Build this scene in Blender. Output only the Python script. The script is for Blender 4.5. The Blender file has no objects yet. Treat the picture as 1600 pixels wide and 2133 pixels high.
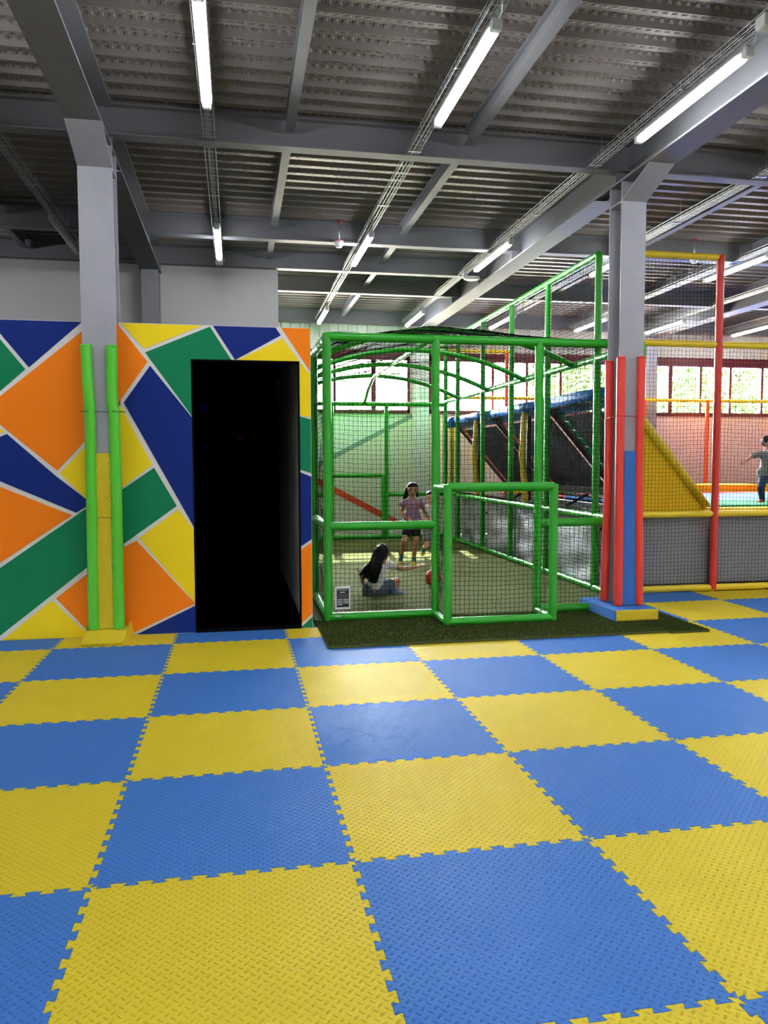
import bpy, bmesh, math, random
from mathutils import Vector, Matrix
random.seed(7)
sc = bpy.context.scene
COL = sc.collection

# ------------------------------------------------------------------ camera
F, YAW, PITCH, ROLL = 1624.09, 0.187430616, -0.0645345702, -0.00265006
CAM = Vector((0.5603, -2.98086, 1.59020))
_fw = Vector((math.sin(YAW)*math.cos(PITCH), math.cos(YAW)*math.cos(PITCH), math.sin(PITCH)))
_r0 = Vector((math.cos(YAW), -math.sin(YAW), 0)); _u0 = _r0.cross(_fw)
_r = _r0*math.cos(ROLL) + _u0*math.sin(ROLL); _u = -_r0*math.sin(ROLL) + _u0*math.cos(ROLL)
cam_d = bpy.data.cameras.new('camera'); cam = bpy.data.objects.new('camera', cam_d); COL.objects.link(cam)
cam_d.sensor_fit = 'VERTICAL'; cam_d.sensor_height = 24.0; cam_d.lens = F/2133*24.0
cam_d.clip_start = 0.05; cam_d.clip_end = 400
M = Matrix((( _r.x, _u.x, -_fw.x, CAM.x), (_r.y, _u.y, -_fw.y, CAM.y), (_r.z, _u.z, -_fw.z, CAM.z), (0,0,0,1)))
cam.matrix_world = M
sc.camera = cam
def at(px, py, Y):
    """photo pixel -> world point on the plane y = Y"""
    d = _fw + _r*((px-800)/F) + _u*((1066.5-py)/F)
    return CAM + d*((Y-CAM.y)/d.y)

# ------------------------------------------------------------------ world, sun, exposure
SKY_STRENGTH = 13.0
SUN_STRENGTH = 22.0
LAMP_STRENGTH = 26.0
w = bpy.data.worlds.new('sky'); sc.world = w; w.use_nodes = True
nt = w.node_tree; nt.nodes.clear()
sky = nt.nodes.new('ShaderNodeTexSky'); sky.sky_type = 'NISHITA'; sky.sun_disc = False
sky.sun_elevation = math.radians(40); sky.sun_rotation = math.radians(6)
sky.air_density = 1.0; sky.dust_density = 0.2
bg = nt.nodes.new('ShaderNodeBackground'); bg.inputs['Strength'].default_value = SKY_STRENGTH
wo = nt.nodes.new('ShaderNodeOutputWorld')
hs_ = nt.nodes.new('ShaderNodeHueSaturation'); hs_.inputs['Saturation'].default_value = .15
nt.links.new(sky.outputs[0], hs_.inputs['Color']); nt.links.new(hs_.outputs[0], bg.inputs[0]); nt.links.new(bg.outputs[0], wo.inputs[0])
sun_d = bpy.data.lights.new('sun', 'SUN'); sun_d.energy = SUN_STRENGTH; sun_d.angle = math.radians(0.6)
sun_d.color = (1.0, 0.95, 0.85)
sun = bpy.data.objects.new('sun', sun_d); COL.objects.link(sun); sun.location = (6, 40, 30)
sun.rotation_euler = Vector((-0.10, -1.0, -0.84)).to_track_quat('-Z', 'Y').to_euler()
vs = sc.view_settings
vs.view_transform = 'Standard'; vs.look = 'None'; vs.gamma = 1.0; vs.use_curve_mapping = False
vs.exposure = 1.36

# ------------------------------------------------------------------ materials
def lin(c):
    return tuple((v/255/12.92 if v/255 <= .04045 else ((v/255+.055)/1.055)**2.4) for v in c) + (1.0,)
MATS = {}
def mat(name, rgb, rough=.5, metal=0.0, var=0.0, vscale=6.0, bump=0.0, bscale=60.0, spec=.5):
    if name in MATS: return MATS[name]
    m = bpy.data.materials.new(name); m.use_nodes = True
    n = m.node_tree.nodes; l = m.node_tree.links; b = n['Principled BSDF']
    c = lin(rgb); b.inputs['Base Color'].default_value = c
    b.inputs['Roughness'].default_value = rough; b.inputs['Metallic'].default_value = metal
    b.inputs['Specular IOR Level'].default_value = spec
    tc = n.new('ShaderNodeTexCoord')
    if var > 0:
        nz = n.new('ShaderNodeTexNoise'); nz.inputs['Scale'].default_value = vscale; nz.inputs['Detail'].default_value = 6
        l.new(tc.outputs['Object'], nz.inputs['Vector'])
        mx = n.new('ShaderNodeMix'); mx.data_type = 'RGBA'
        mx.inputs[6].default_value = tuple(x*(1-var) for x in c[:3])+(1,)
        mx.inputs[7].default_value = tuple(min(1, x*(1+var)) for x in c[:3])+(1,)
        l.new(nz.outputs['Fac'], mx.inputs[0]); l.new(mx.outputs[2], b.inputs['Base Color'])
    if bump > 0:
        nb = n.new('ShaderNodeTexNoise'); nb.inputs['Scale'].default_value = bscale; nb.inputs['Detail'].default_value = 4
        l.new(tc.outputs['Object'], nb.inputs['Vector'])
        bp = n.new('ShaderNodeBump'); bp.inputs['Strength'].default_value = bump; bp.inputs['Distance'].default_value = .01
        l.new(nb.outputs['Fac'], bp.inputs['Height']); l.new(bp.outputs[0], b.inputs['Normal'])
    MATS[name] = m
    return m
def emis(name, rgb, s):
    m = bpy.data.materials.new(name); m.use_nodes = True
    n = m.node_tree.nodes; n.clear(); e = n.new('ShaderNodeEmission'); o = n.new('ShaderNodeOutputMaterial')
    e.inputs[0].default_value = lin(rgb); e.inputs[1].default_value = s
    m.node_tree.links.new(e.outputs[0], o.inputs[0]); MATS[name] = m
    return m
def math_node(n, l, op, a, b=None, c=None):
    k = n.new('ShaderNodeMath'); k.operation = op
    for i, v in enumerate((a, b, c)):
        if v is None: continue
        if isinstance(v, (int, float)): k.inputs[i].default_value = v
        else: l.new(v, k.inputs[i])
    return k.outputs[0]
def tread_mat(name, rgb, cell=.027, rough=.6, plane='xy', hgt=.0042):
    """EVA foam with a raised lens tread: lenses turned +45/-45 in a chequer"""
    m = mat(name, rgb, rough, var=.07, vscale=3.0, spec=.13)
    n = m.node_tree.nodes; l = m.node_tree.links; b = n['Principled BSDF']
    tc = n.new('ShaderNodeTexCoord'); sx = n.new('ShaderNodeSeparateXYZ'); l.new(tc.outputs['Object'], sx.inputs[0])
    ax = {'x': sx.outputs[0], 'y': sx.outputs[1], 'z': sx.outputs[2]}
    k_ = .70711/cell
    U = math_node(n, l, 'MULTIPLY', math_node(n, l, 'ADD', ax[plane[0]], ax[plane[1]]), k_); V = math_node(n, l, 'MULTIPLY', math_node(n, l, 'SUBTRACT', ax[plane[0]], ax[plane[1]]), k_)
    fu = math_node(n, l, 'ABSOLUTE', math_node(n, l, 'SUBTRACT', math_node(n, l, 'FRACT', U), .5)); fv = math_node(n, l, 'ABSOLUTE', math_node(n, l, 'SUBTRACT', math_node(n, l, 'FRACT', V), .5))
    par = math_node(n, l, 'FLOORED_MODULO', math_node(n, l, 'ADD', math_node(n, l, 'FLOOR', U), math_node(n, l, 'FLOOR', V)), 2.0)
    inv = math_node(n, l, 'SUBTRACT', 1.0, par)
    a = math_node(n, l, 'ADD', math_node(n, l, 'MULTIPLY', fu, par), math_node(n, l, 'MULTIPLY', fv, inv))
    c = math_node(n, l, 'ADD', math_node(n, l, 'MULTIPLY', fv, par), math_node(n, l, 'MULTIPLY', fu, inv))
    e = math_node(n, l, 'ADD', math_node(n, l, 'POWER', math_node(n, l, 'DIVIDE', a, .47), 2.0), math_node(n, l, 'POWER', math_node(n, l, 'DIVIDE', c, .17), 2.0))
    h = math_node(n, l, 'SMOOTH_MAX', math_node(n, l, 'SUBTRACT', 1.0, e), 0.0, .15)
    bp = n.new('ShaderNodeBump'); bp.inputs['Strength'].default_value = 1.0; bp.inputs['Distance'].default_value = hgt
    l.new(h, bp.inputs['Height']); l.new(bp.outputs[0], b.inputs['Normal'])
    return m

tread_mat('foam_yellow', (214, 190, 44)); tread_mat('foam_blue', (62, 116, 190))
tread_mat('foam_yellow_v', (214, 190, 44), plane='xz'); tread_mat('foam_blue_v', (62, 116, 190), plane='xz')
tread_mat('foam_blue_side', (62, 116, 190), plane='yz')
mat('concrete', (120, 118, 112), .8, var=.1)
mat('steel_paint', (113, 113, 116), .58, .0, var=.10, vscale=3.0, spec=.32)
mat('steel_column', (153, 152, 158), .6, .0, var=.14, vscale=5.0, spec=.2)
mat('galv', (185, 190, 188), .35, .8)
mat('white_line', (214, 210, 205), .6)
mat('mural_navy', (4, 36, 116), .6, spec=.2); mat('mural_orange', (242, 126, 6), .6, spec=.2); mat('mural_green', (0, 122, 76), .6, spec=.2); mat('mural_yellow', (238, 208, 22), .6, spec=.2)
mat('plaster', (168, 166, 164), .8, var=.05, vscale=1.5, bump=.06, bscale=15)
mat('cream_wall', (240, 234, 214), .7); mat('mint_wall', (240, 242, 236), .7); mat('grey_green', (150, 170, 158), .7); mat('orange_red', (238, 84, 40), .6)
mat('pink_wall', (244, 210, 210), .7); mat('cladding', (205, 205, 198), .55); mat('hall_wall', (190, 188, 184), .8)
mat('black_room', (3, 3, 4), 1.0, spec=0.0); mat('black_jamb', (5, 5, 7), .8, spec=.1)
mat('maroon', (92, 28, 36), .45)
mat('vinyl_green', (34, 156, 28), .36, var=.05); mat('foam_green', (78, 190, 34), .4)
mat('vinyl_yellow', (226, 196, 36), .35, var=.05); mat('vinyl_red', (206, 50, 38), .36, var=.05); mat('vinyl_orange', (244, 88, 24), .4)
mat('foam_red', (222, 58, 44), .42)
mat('vinyl_blue', (18, 104, 186), .5, spec=.3); mat('net_cord', (9, 13, 10), 1.0, spec=.05); mat('net_cord_green', (10, 52, 26), .7)
mat('vinyl_grey', (128, 130, 134), .5, var=.06, bump=.05, bscale=8); mat('vinyl_silver', (204, 204, 206), .5, spec=.3)
mat('black_frame', (14, 14, 15), .45); mat('tramp_bed', (26, 26, 28), .7); mat('spring', (190, 192, 195), .3, .9)
mat('pad_yellow', (232, 186, 40), .8, spec=.1); mat('pad_green', (30, 130, 84), .8, spec=.1); mat('pad_blue', (88, 130, 214), .8, spec=.1); mat('pad_red', (214, 44, 44), .8, spec=.1)
mat('white_plastic', (222, 222, 220), .4); mat('grey_plastic', (150, 152, 152), .5); mat('red_plastic', (170, 30, 34), .5)
mat('off_diffuser', (150, 154, 158), .25)
mat('ball_red', (206, 52, 36), .5, bump=.3, bscale=400); mat('ball_line', (30, 20, 18), .6)
emis('lamp_white', (244, 248, 255), LAMP_STRENGTH)
def soft_glow(name, rgb, s):
    m = emis(name, rgb, s); n = m.node_tree.nodes; l = m.node_tree.links
    tc = n.new('ShaderNodeTexCoord'); mp = n.new('ShaderNodeMapping'); mp.vector_type = 'POINT'; l.new(tc.outputs['Generated'], mp.inputs[0])
    mp.inputs['Location'].default_value = (-1, -.5, -1); mp.inputs['Scale'].default_value = (2, 1, 2)
    g_ = n.new('ShaderNodeTexGradient'); g_.gradient_type = 'QUADRATIC_SPHERE'; l.new(mp.outputs[0], g_.inputs[0])
    l.new(math_node(n, l, 'MULTIPLY', g_.outputs['Fac'], s), n['Emission'].inputs[1])
soft_glow('glow_blue', (30, 20, 255), .012); soft_glow('glow_red', (255, 20, 30), .012); soft_glow('glow_amber', (255, 120, 20), .001)
mat('skin', (176, 122, 96), .55); mat('skin_light', (206, 156, 130), .55); mat('hair_black', (14, 11, 11), .6, spec=.2, bump=.4, bscale=80); mat('hair_brown', (38, 24, 18), .6, spec=.2)
mat('tee_white', (206, 204, 200), .85, bump=.2, bscale=30); mat('tee_mauve', (146, 112, 138), .85, bump=.2, bscale=30); mat('tee_grey', (190, 188, 180), .85, bump=.2, bscale=30)
mat('denim', (86, 95, 110), .85, var=.15, vscale=30); mat('jeans', (38, 56, 86), .85, var=.12, vscale=20); mat('shorts_black', (18, 17, 20), .85); mat('shorts_grey', (120, 122, 114), .85)
mat('sock_blue', (70, 108, 160), .85); mat('sock_teal', (34, 92, 96), .85); mat('sock_yellow', (226, 190, 40), .85); mat('sock_red', (190, 60, 40), .85)
mat('eye_dark', (16, 12, 12), .3); mat('lip', (150, 80, 74), .5); mat('bark', (84, 70, 58), .9); mat('leaf', (66, 94, 32), .7, var=.3, vscale=2)
mat('outdoor_ground', (226, 214, 192), .9); mat('outdoor_blue', (44, 92, 186), .6); mat('cord_green', (30, 110, 50), .6); mat('cord_red', (150, 30, 30), .6)
mat('sign_black', (16, 17, 24), .4); mat('sign_grey', (58, 57, 66), .4); mat('sign_white', (206, 206, 212), .4); mat('sign_tan', (150, 140, 116), .5)
mat('turf', (92, 98, 52), .95, var=.35, vscale=40, bump=.9, bscale=220, spec=.1); mat('turf_blade', (66, 80, 36), .9, spec=.1)
mat('base_black', (24, 26, 24), .9)

def deck_material():
    m = mat('deck', (120, 112, 106), .48, .25, var=.08, vscale=2.0)
    n = m.node_tree.nodes; l = m.node_tree.links; b = n['Principled BSDF']
    tc = n.new('ShaderNodeTexCoord'); sx = n.new('ShaderNodeSeparateXYZ'); l.new(tc.outputs['Object'], sx.inputs[0])
    fx = math_node(n, l, 'ABSOLUTE', math_node(n, l, 'SUBTRACT', math_node(n, l, 'FRACT', math_node(n, l, 'DIVIDE', sx.outputs[0], .075)), .5))
    fy = math_node(n, l, 'ABSOLUTE', math_node(n, l, 'SUBTRACT', math_node(n, l, 'FRACT', math_node(n, l, 'DIVIDE', sx.outputs[1], .055)), .5))
    a = math_node(n, l, 'SMOOTH_MIN', math_node(n, l, 'SUBTRACT', .30, fx), math_node(n, l, 'SUBTRACT', .22, fy), .08)
    h = math_node(n, l, 'SMOOTH_MAX', a, 0.0, .05)
    bp = n.new('ShaderNodeBump'); bp.inputs['Strength'].default_value = 1.0; bp.inputs['Distance'].default_value = .09
    l.new(h, bp.inputs['Height']); l.new(bp.outputs[0], b.inputs['Normal'])
deck_material()
def plaid_material():
    m = mat('plaid', (150, 150, 152), .85)
    n = m.node_tree.nodes; l = m.node_tree.links; b = n['Principled BSDF']
    tc = n.new('ShaderNodeTexCoord'); sx = n.new('ShaderNodeSeparateXYZ'); l.new(tc.outputs['Object'], sx.inputs[0])
    s = None
    for k in (0, 2):
        f = math_node(n, l, 'GREATER_THAN', math_node(n, l, 'FRACT', math_node(n, l, 'DIVIDE', sx.outputs[k], .03)), .55)
        s = f if s is None else math_node(n, l, 'MULTIPLY', math_node(n, l, 'ADD', s, f), .5)
    mx = n.new('ShaderNodeMix'); mx.data_type = 'RGBA'; l.new(s, mx.inputs[0])
    mx.inputs[6].default_value = lin((150, 150, 152)); mx.inputs[7].default_value = lin((66, 68, 74)); l.new(mx.outputs[2], b.inputs['Base Color'])
plaid_material()
def glass_material():
    m = bpy.data.materials.new('window_glass'); m.use_nodes = True; n = m.node_tree.nodes; l = m.node_tree.links; n.clear()
    o = n.new('ShaderNodeOutputMaterial'); t = n.new('ShaderNodeBsdfTransparent'); g = n.new('ShaderNodeBsdfGlossy'); g.inputs['Roughness'].default_value = .02
    fr = n.new('ShaderNodeFresnel'); fr.inputs[0].default_value = 1.5; mx = n.new('ShaderNodeMixShader')
    t.inputs[0].default_value = (.93, .95, .94, 1)
    l.new(fr.outputs[0], mx.inputs[0]); l.new(t.outputs[0], mx.inputs[1]); l.new(g.outputs[0], mx.inputs[2]); l.new(mx.outputs[0], o.inputs[0]); MATS['window_glass'] = m
glass_material()

# ------------------------------------------------------------------ mesh builder
class MB:
    def __init__(s): s.v = []; s.f = []
    def add(s, vs, fs):
        o = len(s.v); s.v += [tuple(p) for p in vs]; s.f += [tuple(i+o for i in q) for q in fs]; return s
    def box(s, x0, x1, y0, y1, z0, z1):
        return s.add([(x0,y0,z0),(x1,y0,z0),(x1,y1,z0),(x0,y1,z0),(x0,y0,z1),(x1,y0,z1),(x1,y1,z1),(x0,y1,z1)],
                     [(0,3,2,1),(4,5,6,7),(0,1,5,4),(1,2,6,5),(2,3,7,6),(3,0,4,7)])
    def bbox(s, x0, x1, y0, y1, z0, z1, b=.006):
        """box with chamfered edges (rounded look)"""
        bm = bmesh.new(); r = bmesh.ops.create_cube(bm, size=1)
        for v in bm.verts: v.co = Vector(((x0+x1)/2+v.co.x*(x1-x0), (y0+y1)/2+v.co.y*(y1-y0), (z0+z1)/2+v.co.z*(z1-z0)))
        bmesh.ops.bevel(bm, geom=bm.edges[:], offset=b, segments=2, affect='EDGES', profile=.5)
        bm.verts.index_update()
        s.add([v.co for v in bm.verts], [[v.index for v in f.verts] for f in bm.faces]); bm.free(); return s
    def path(s, pts, rad, n=8, caps=True, squash=None):
        """tube through points; rad = number or list"""
        pts = [Vector(p) for p in pts]; N = len(pts)
        if not isinstance(rad, (list, tuple)): rad = [rad]*N
        o = len(s.v); ref = None
        for i, p in enumerate(pts):
            t = (pts[min(i+1, N-1)] - pts[max(i-1, 0)]).normalized()
            if ref is None:
                ref = Vector((0,0,1)) if abs(t.z) < .9 else Vector((1,0,0))
            a = (ref - t*ref.dot(t)).normalized(); ref = a; b = t.cross(a)
            for k in range(n):
                q = 2*math.pi*k/n
                s.v.append(tuple(p + (a*math.cos(q) + b*math.sin(q))*rad[i]))
        for i in range(N-1):
            for k in range(n):
                k2 = (k+1) % n
                s.f.append((o+i*n+k, o+i*n+k2, o+(i+1)*n+k2, o+(i+1)*n+k))
        if caps:
            s.f.append(tuple(o+k for k in reversed(range(n)))); s.f.append(tuple(o+(N-1)*n+k for k in range(n)))
        return s
    def cap(s, p0, p1, r0, r1, n=12, rings=4):
        """tapered capsule with round ends"""
        p0, p1 = Vector(p0), Vector(p1); t = (p1-p0)
        t = t.normalized() if t.length > 1e-6 else Vector((0,0,1))
        pts = []; rad = []
        for k in range(rings+1):
            q = -math.pi/2 + math.pi/2*k/rings
            pts.append(p0 + t*r0*math.sin(q)); rad.append(max(r0*math.cos(q), r0*.02))
        for k in range(rings+1):
            q = math.pi/2*k/rings
            pts.append(p1 + t*r1*math.sin(q)); rad.append(max(r1*math.cos(q), r1*.02))
        if (p1-p0).length < 1e-5: pts.pop(rings+1); rad.pop(rings+1)
        N = len(pts); o = len(s.v)
        ref = Vector((0,0,1)) if abs(t.z) < .9 else Vector((1,0,0)); a = (ref - t*ref.dot(t)).normalized(); b = t.cross(a)
        for p, r in zip(pts, rad):
            for k in range(n):
                q = 2*math.pi*k/n; s.v.append(tuple(p + (a*math.cos(q)+b*math.sin(q))*r))
        for i in range(N-1):
            for k in range(n):
                k2 = (k+1) % n; s.f.append((o+i*n+k, o+i*n+k2, o+(i+1)*n+k2, o+(i+1)*n+k))
        s.f.append(tuple(o+k for k in reversed(range(n)))); s.f.append(tuple(o+(N-1)*n+k for k in range(n)))
        return s
    def ell(s, c, rx, ry, rz, rot=None, n=16, m=10):
        o = len(s.v); c = Vector(c)
        for i in range(m+1):
            th = math.pi*i/m; 
            for k in range(n):
                q = 2*math.pi*k/n; st = max(math.sin(th), .01)
                p = Vector((rx*st*math.cos(q), ry*st*math.sin(q), rz*math.cos(th)))
                if rot: p = rot @ p
                s.v.append(tuple(c+p))
        for i in range(m):
            for k in range(n):
                k2 = (k+1) % n; s.f.append((o+i*n+k, o+(i+1)*n+k, o+(i+1)*n+k2, o+i*n+k2))
        s.f.append(tuple(o+k for k in range(n))); s.f.append(tuple(o+m*n+k for k in reversed(range(n))))
        return s
    def prism_xz(s, poly, y0, y1):
        """polygon in x,z extruded from y0 (front) to y1"""
        A = sum(poly[i][0]*poly[(i+1) % len(poly)][1] - poly[(i+1) % len(poly)][0]*poly[i][1] for i in range(len(poly)))
        if A < 0: poly = poly[::-1]
        n = len(poly)
        return s.add([(x, y0, z) for x, z in poly] + [(x, y1, z) for x, z in poly],
                     [tuple(range(n)), tuple(reversed(range(n, 2*n)))] + [(i, n+i, n+(i+1) % n, (i+1) % n) for i in range(n)])
    def mesh(s, name, m, smooth=False):
        me = bpy.data.meshes.new(name); me.from_pydata(s.v, [], s.f); me.materials.append(MATS[m])
        if smooth: me.polygons.foreach_set('use_smooth', [True]*len(me.polygons))
        me.update(); return me
    def build(s, name, m, parent=None, smooth=False, loc=None):
        me = s.mesh(name, m, smooth)
        if loc is not None:
            me.transform(Matrix.Translation(-Vector(loc)))
        return obj(name, me, parent, loc)
def obj(name, me, parent=None, loc=None):
    o = bpy.data.objects.new(name, me); COL.objects.link(o)
    if parent is not None: o.parent = parent
    if loc is not None: o.location = loc
    return o
def tag(o, label=None, cat=None, group=None, kind=None):
    if label: o['label'] = label
    if cat: o['category'] = cat
    if group: o['group'] = group
    if kind: o['kind'] = kind
    return o
def thing(name, label, cat, loc=(0,0,0), group=None, kind=None):
    o = bpy.data.objects.new(name, None); COL.objects.link(o); o.location = loc; o.empty_display_size = .1
    return tag(o, label, cat, group, kind)
def struct(o): o['kind'] = 'structure'; return o
def copy_tree(o, loc, label=None):
    c = o.copy(); COL.objects.link(c); c.location = loc
    if label: c['label'] = label
    for ch in o.children:
        k = ch.copy(); COL.objects.link(k); k.parent = c
        for g in ch.children:
            q = g.copy(); COL.objects.link(q); q.parent = k
    return c

def ibeam(mb, axis, a0, a1, c, z0, z1, wid, tf=.016, tw=.012):
    """I section along 'x' or 'y'; c = centre of the other axis"""
    h = wid/2
    for (p0, p1, q0, q1) in ((-h, h, z0, z0+tf), (-h, h, z1-tf, z1), (-tw/2, tw/2, z0+tf, z1-tf)):
        if axis == 'y': mb.box(c+p0, c+p1, a0, a1, q0, q1)
        else: mb.box(a0, a1, c+p0, c+p1, q0, q1)
    return mb

# ================================================================== SETTING
DECK = 4.72
XL, XR, YB, YR = -9.0, 16.5, 13.45, -11.0
LC, RC = -0.60, 4.455                       # column lines
# --- floor slab and foam tiles
floor = struct(MB().box(XL, XR, YR, YB+.2, -.14, -.02).build('floor', 'concrete'))
def edge_curve():
    a = .012; e = .004; pts = [(0.0, 0.0)]
    for k in range(10):
        c = .05 + .1*k
        raw = [(c-.018, a), (c-.030, -a), (c+.030, -a), (c+.018, a)]
        prev = pts[-1] if k == 0 else (c-.1+.018, a); nxt = (c+.1-.018, a) if k < 9 else (1.0, 0.0)
        chain = [prev] + raw + [nxt]
        for i in range(1, 5):
            P, A, B = Vector(chain[i]), Vector(chain[i-1]), Vector(chain[i+1])
            pts.append(tuple(P + (A-P).normalized()*e)); pts.append(tuple(P + (B-P).normalized()*e))
    return pts
EC = edge_curve()
def tile_outline():
    o = [(x, y) for x, y in EC]
    o += [(1+y, x) for x, y in EC]
    o += [(x, 1+y) for x, y in EC[1:]+[(1.0, 0.0)]][::-1][0:]
    o += [(y, x) for x, y in EC[1:]+[(1.0, 0.0)]][::-1]
    r = []
    for p in o:
        if not r or (abs(p[0]-r[-1][0])+abs(p[1]-r[-1][1])) > 1e-6: r.append(p)
    return r
def tile_mesh(name, m):
    o = tile_outline(); n = len(o); ins = []
    for i in range(n):
        P = Vector(o[i]); A = (P-Vector(o[i-1])).normalized(); B = (Vector(o[(i+1) % n])-P).normalized()
        nn = Vector((-(A+B).y, (A+B).x))
        ins.append(P + (nn.normalized()*.0016 if nn.length > 1e-6 else Vector((0,0))))
    mb = MB()
    V = [(p[0], p[1], 0) for p in ins] + [(x, y, -.002) for x, y in o] + [(x, y, -.02) for x, y in o]
    Fc = [tuple(range(n))]
    for r in (0, 1):
        Fc += [(r*n+i, (r+1)*n+i, (r+1)*n+(i+1) % n, r*n+(i+1) % n) for i in range(n)]
    return mb.add(V, Fc).mesh(name, m)
TM = {0: tile_mesh('foam_tile', 'foam_blue'), 1: tile_mesh('foam_tile', 'foam_yellow')}
def clipped(me, ycut):
    bm = bmesh.new(); bm.from_mesh(me)
    bmesh.ops.bisect_plane(bm, geom=bm.verts[:]+bm.edges[:]+bm.faces[:], plane_co=(0, ycut, 0), plane_no=(0, 1, 0), clear_outer=True)
    m2 = me.copy(); bm.to_mesh(m2); bm.free(); return m2
for i in range(-4, 10):
    for j in range(-4, 6):
        if j == 5 and i < 4: continue
        me = TM[(i+j) % 2]
        if j == 4 and i <= 1: me = clipped(me, .425)
        if j == 5: me = clipped(me, .70)
        t = obj('foam_tile', me, floor); t.location = (i, j, 0)

# --- ceiling deck (trapezoid ribs along x)
def deck():
    mb = MB(); P = .22; prof = []
    y = YR
    while y < YB+.3:
        prof += [(y, DECK), (y+.068, DECK), (y+.092, DECK+.06), (y+.196, DECK+.06)]; y += P
    V = [(XL, a, b) for a, b in prof] + [(XR, a, b) for a, b in prof]; n = len(prof)
    V += [(XL, a, DECK+.12) for a, b in (prof[0], prof[-1])] + [(XR, a, DECK+.12) for a, b in (prof[0], prof[-1])]
    mb.add(V, [(i, n+i, n+i+1, i+1) for i in range(n-1)] + [(2*n, 2*n+1, 2*n+3, 2*n+2)])
    return mb
struct(deck().build('ceiling', 'deck'))

# --- steel: main beams along y, cross beams along x, purlins along y
CROSS = [-10.6, -7.6, -4.6, -1.6, 1.41-.0, 4.41, 7.41, 8.91, 10.41, 13.25]
CROSS = [y for y in CROSS if y != 1.41]
LINES = [-5.65, LC, RC, 9.70, 14.95]
def column(X, Y0, Y1, ztop, hw, name='steel_column', m='steel_column', haunch=True):
    c = struct(thing(name, None, None, (X, (Y0+Y1)/2, 0)))
    L = Vector((X, (Y0+Y1)/2, 0))
    def b(nm, mb): mb.build(nm, m, c).matrix_parent_inverse = Matrix.Translation(-L)
    b('front_flange', MB().box(X-hw, X+hw, Y0, Y0+.016, 0, ztop)); b('rear_flange', MB().box(X-hw, X+hw, Y1-.016, Y1, 0, ztop))
    b('web', MB().box(X-.007, X+.007, Y0+.016, Y1-.016, 0, 4.33))
    if haunch:
        zk = 4.14
        b('stiffener', MB().box(X-hw, X+hw, Y0+.016, Y1-.016, zk-.008, zk+.008))
        for sgn, ya, dy in ((-1, Y0, .50), (1, Y1, .34)):
            zz = zk if sgn < 0 else 4.20
            yb = ya + sgn*dy
            mb = MB()
            # sloped bottom flange plate
            t = .016
            mb.add([(X-hw, ya, zz), (X+hw, ya, zz), (X+hw, yb, 4.325), (X-hw, yb, 4.325), (X-hw, ya, zz+t), (X+hw, ya, zz+t), (X+hw, yb, 4.325+.004), (X-hw, yb, 4.325+.004)],
                   [(0,3,2,1),(4,5,6,7),(0,1,5,4),(1,2,6,5),(2,3,7,6),(3,0,4,7)])
            b('haunch_flange', mb)
            b('haunch_web', MB().add([(X-.006, ya, zz), (X-.006, yb, 4.33), (X-.006, ya, 4.33), (X+.006, ya, zz), (X+.006, yb, 4.33), (X+.006, ya, 4.33)], [(0,1,2),(3,5,4),(0,3,4,1),(1,4,5,2),(2,5,3,0)]))
    return c
for X in LINES:
    bm_ = MB(); ibeam(bm_, 'y', YR, 13.2 if X > 0 else 9.0, X, 4.33, DECK, .28, .018)
    # stiffener plates beside every cross beam
    for y in CROSS:
        if YR < y < (13.2 if X > 0 else 9.0): bm_.box(X-.135, X+.135, y-.006, y+.006, 4.348, DECK-.018)
    struct(bm_.build('steel_beam', 'steel_paint'))
    for Y in (4.41, -4.6):
        column(X, Y-.13, Y+.13, 4.33, .145 if X < 0 else .13)
    if X < 0:
        column(X, 8.72, 8.94, 4.33, .12, m='steel_paint', haunch=False)
    else:
        column(X, 13.14, 13.40, 4.33, .135, m='mint_wall' if X == RC else 'steel_column', haunch=False)
for a, b_ in zip([-9.0]+LINES, LINES+[16.4]):
    for y in CROSS:
        if b_ <= LC and y > 9: continue
        if y == 8.91 and a >= RC: continue
        struct(ibeam(MB(), 'x', a+.008, b_-.008, y, 4.45, DECK, .14, .014, .01).build('steel_beam', 'steel_paint'))
    if b_-a > 4:
        for k in (1, 2):
            X = a + (b_-a)*k/3
            for y0, y1 in zip(CROSS, CROSS[1:]):
                if y0 >= 8.9 and a < LC: continue
                struct(ibeam(MB(), 'y', y0+.08, y1-.08, X, 4.575, DECK, .085, .012, .008).build('purlin', 'steel_paint'))

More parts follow.
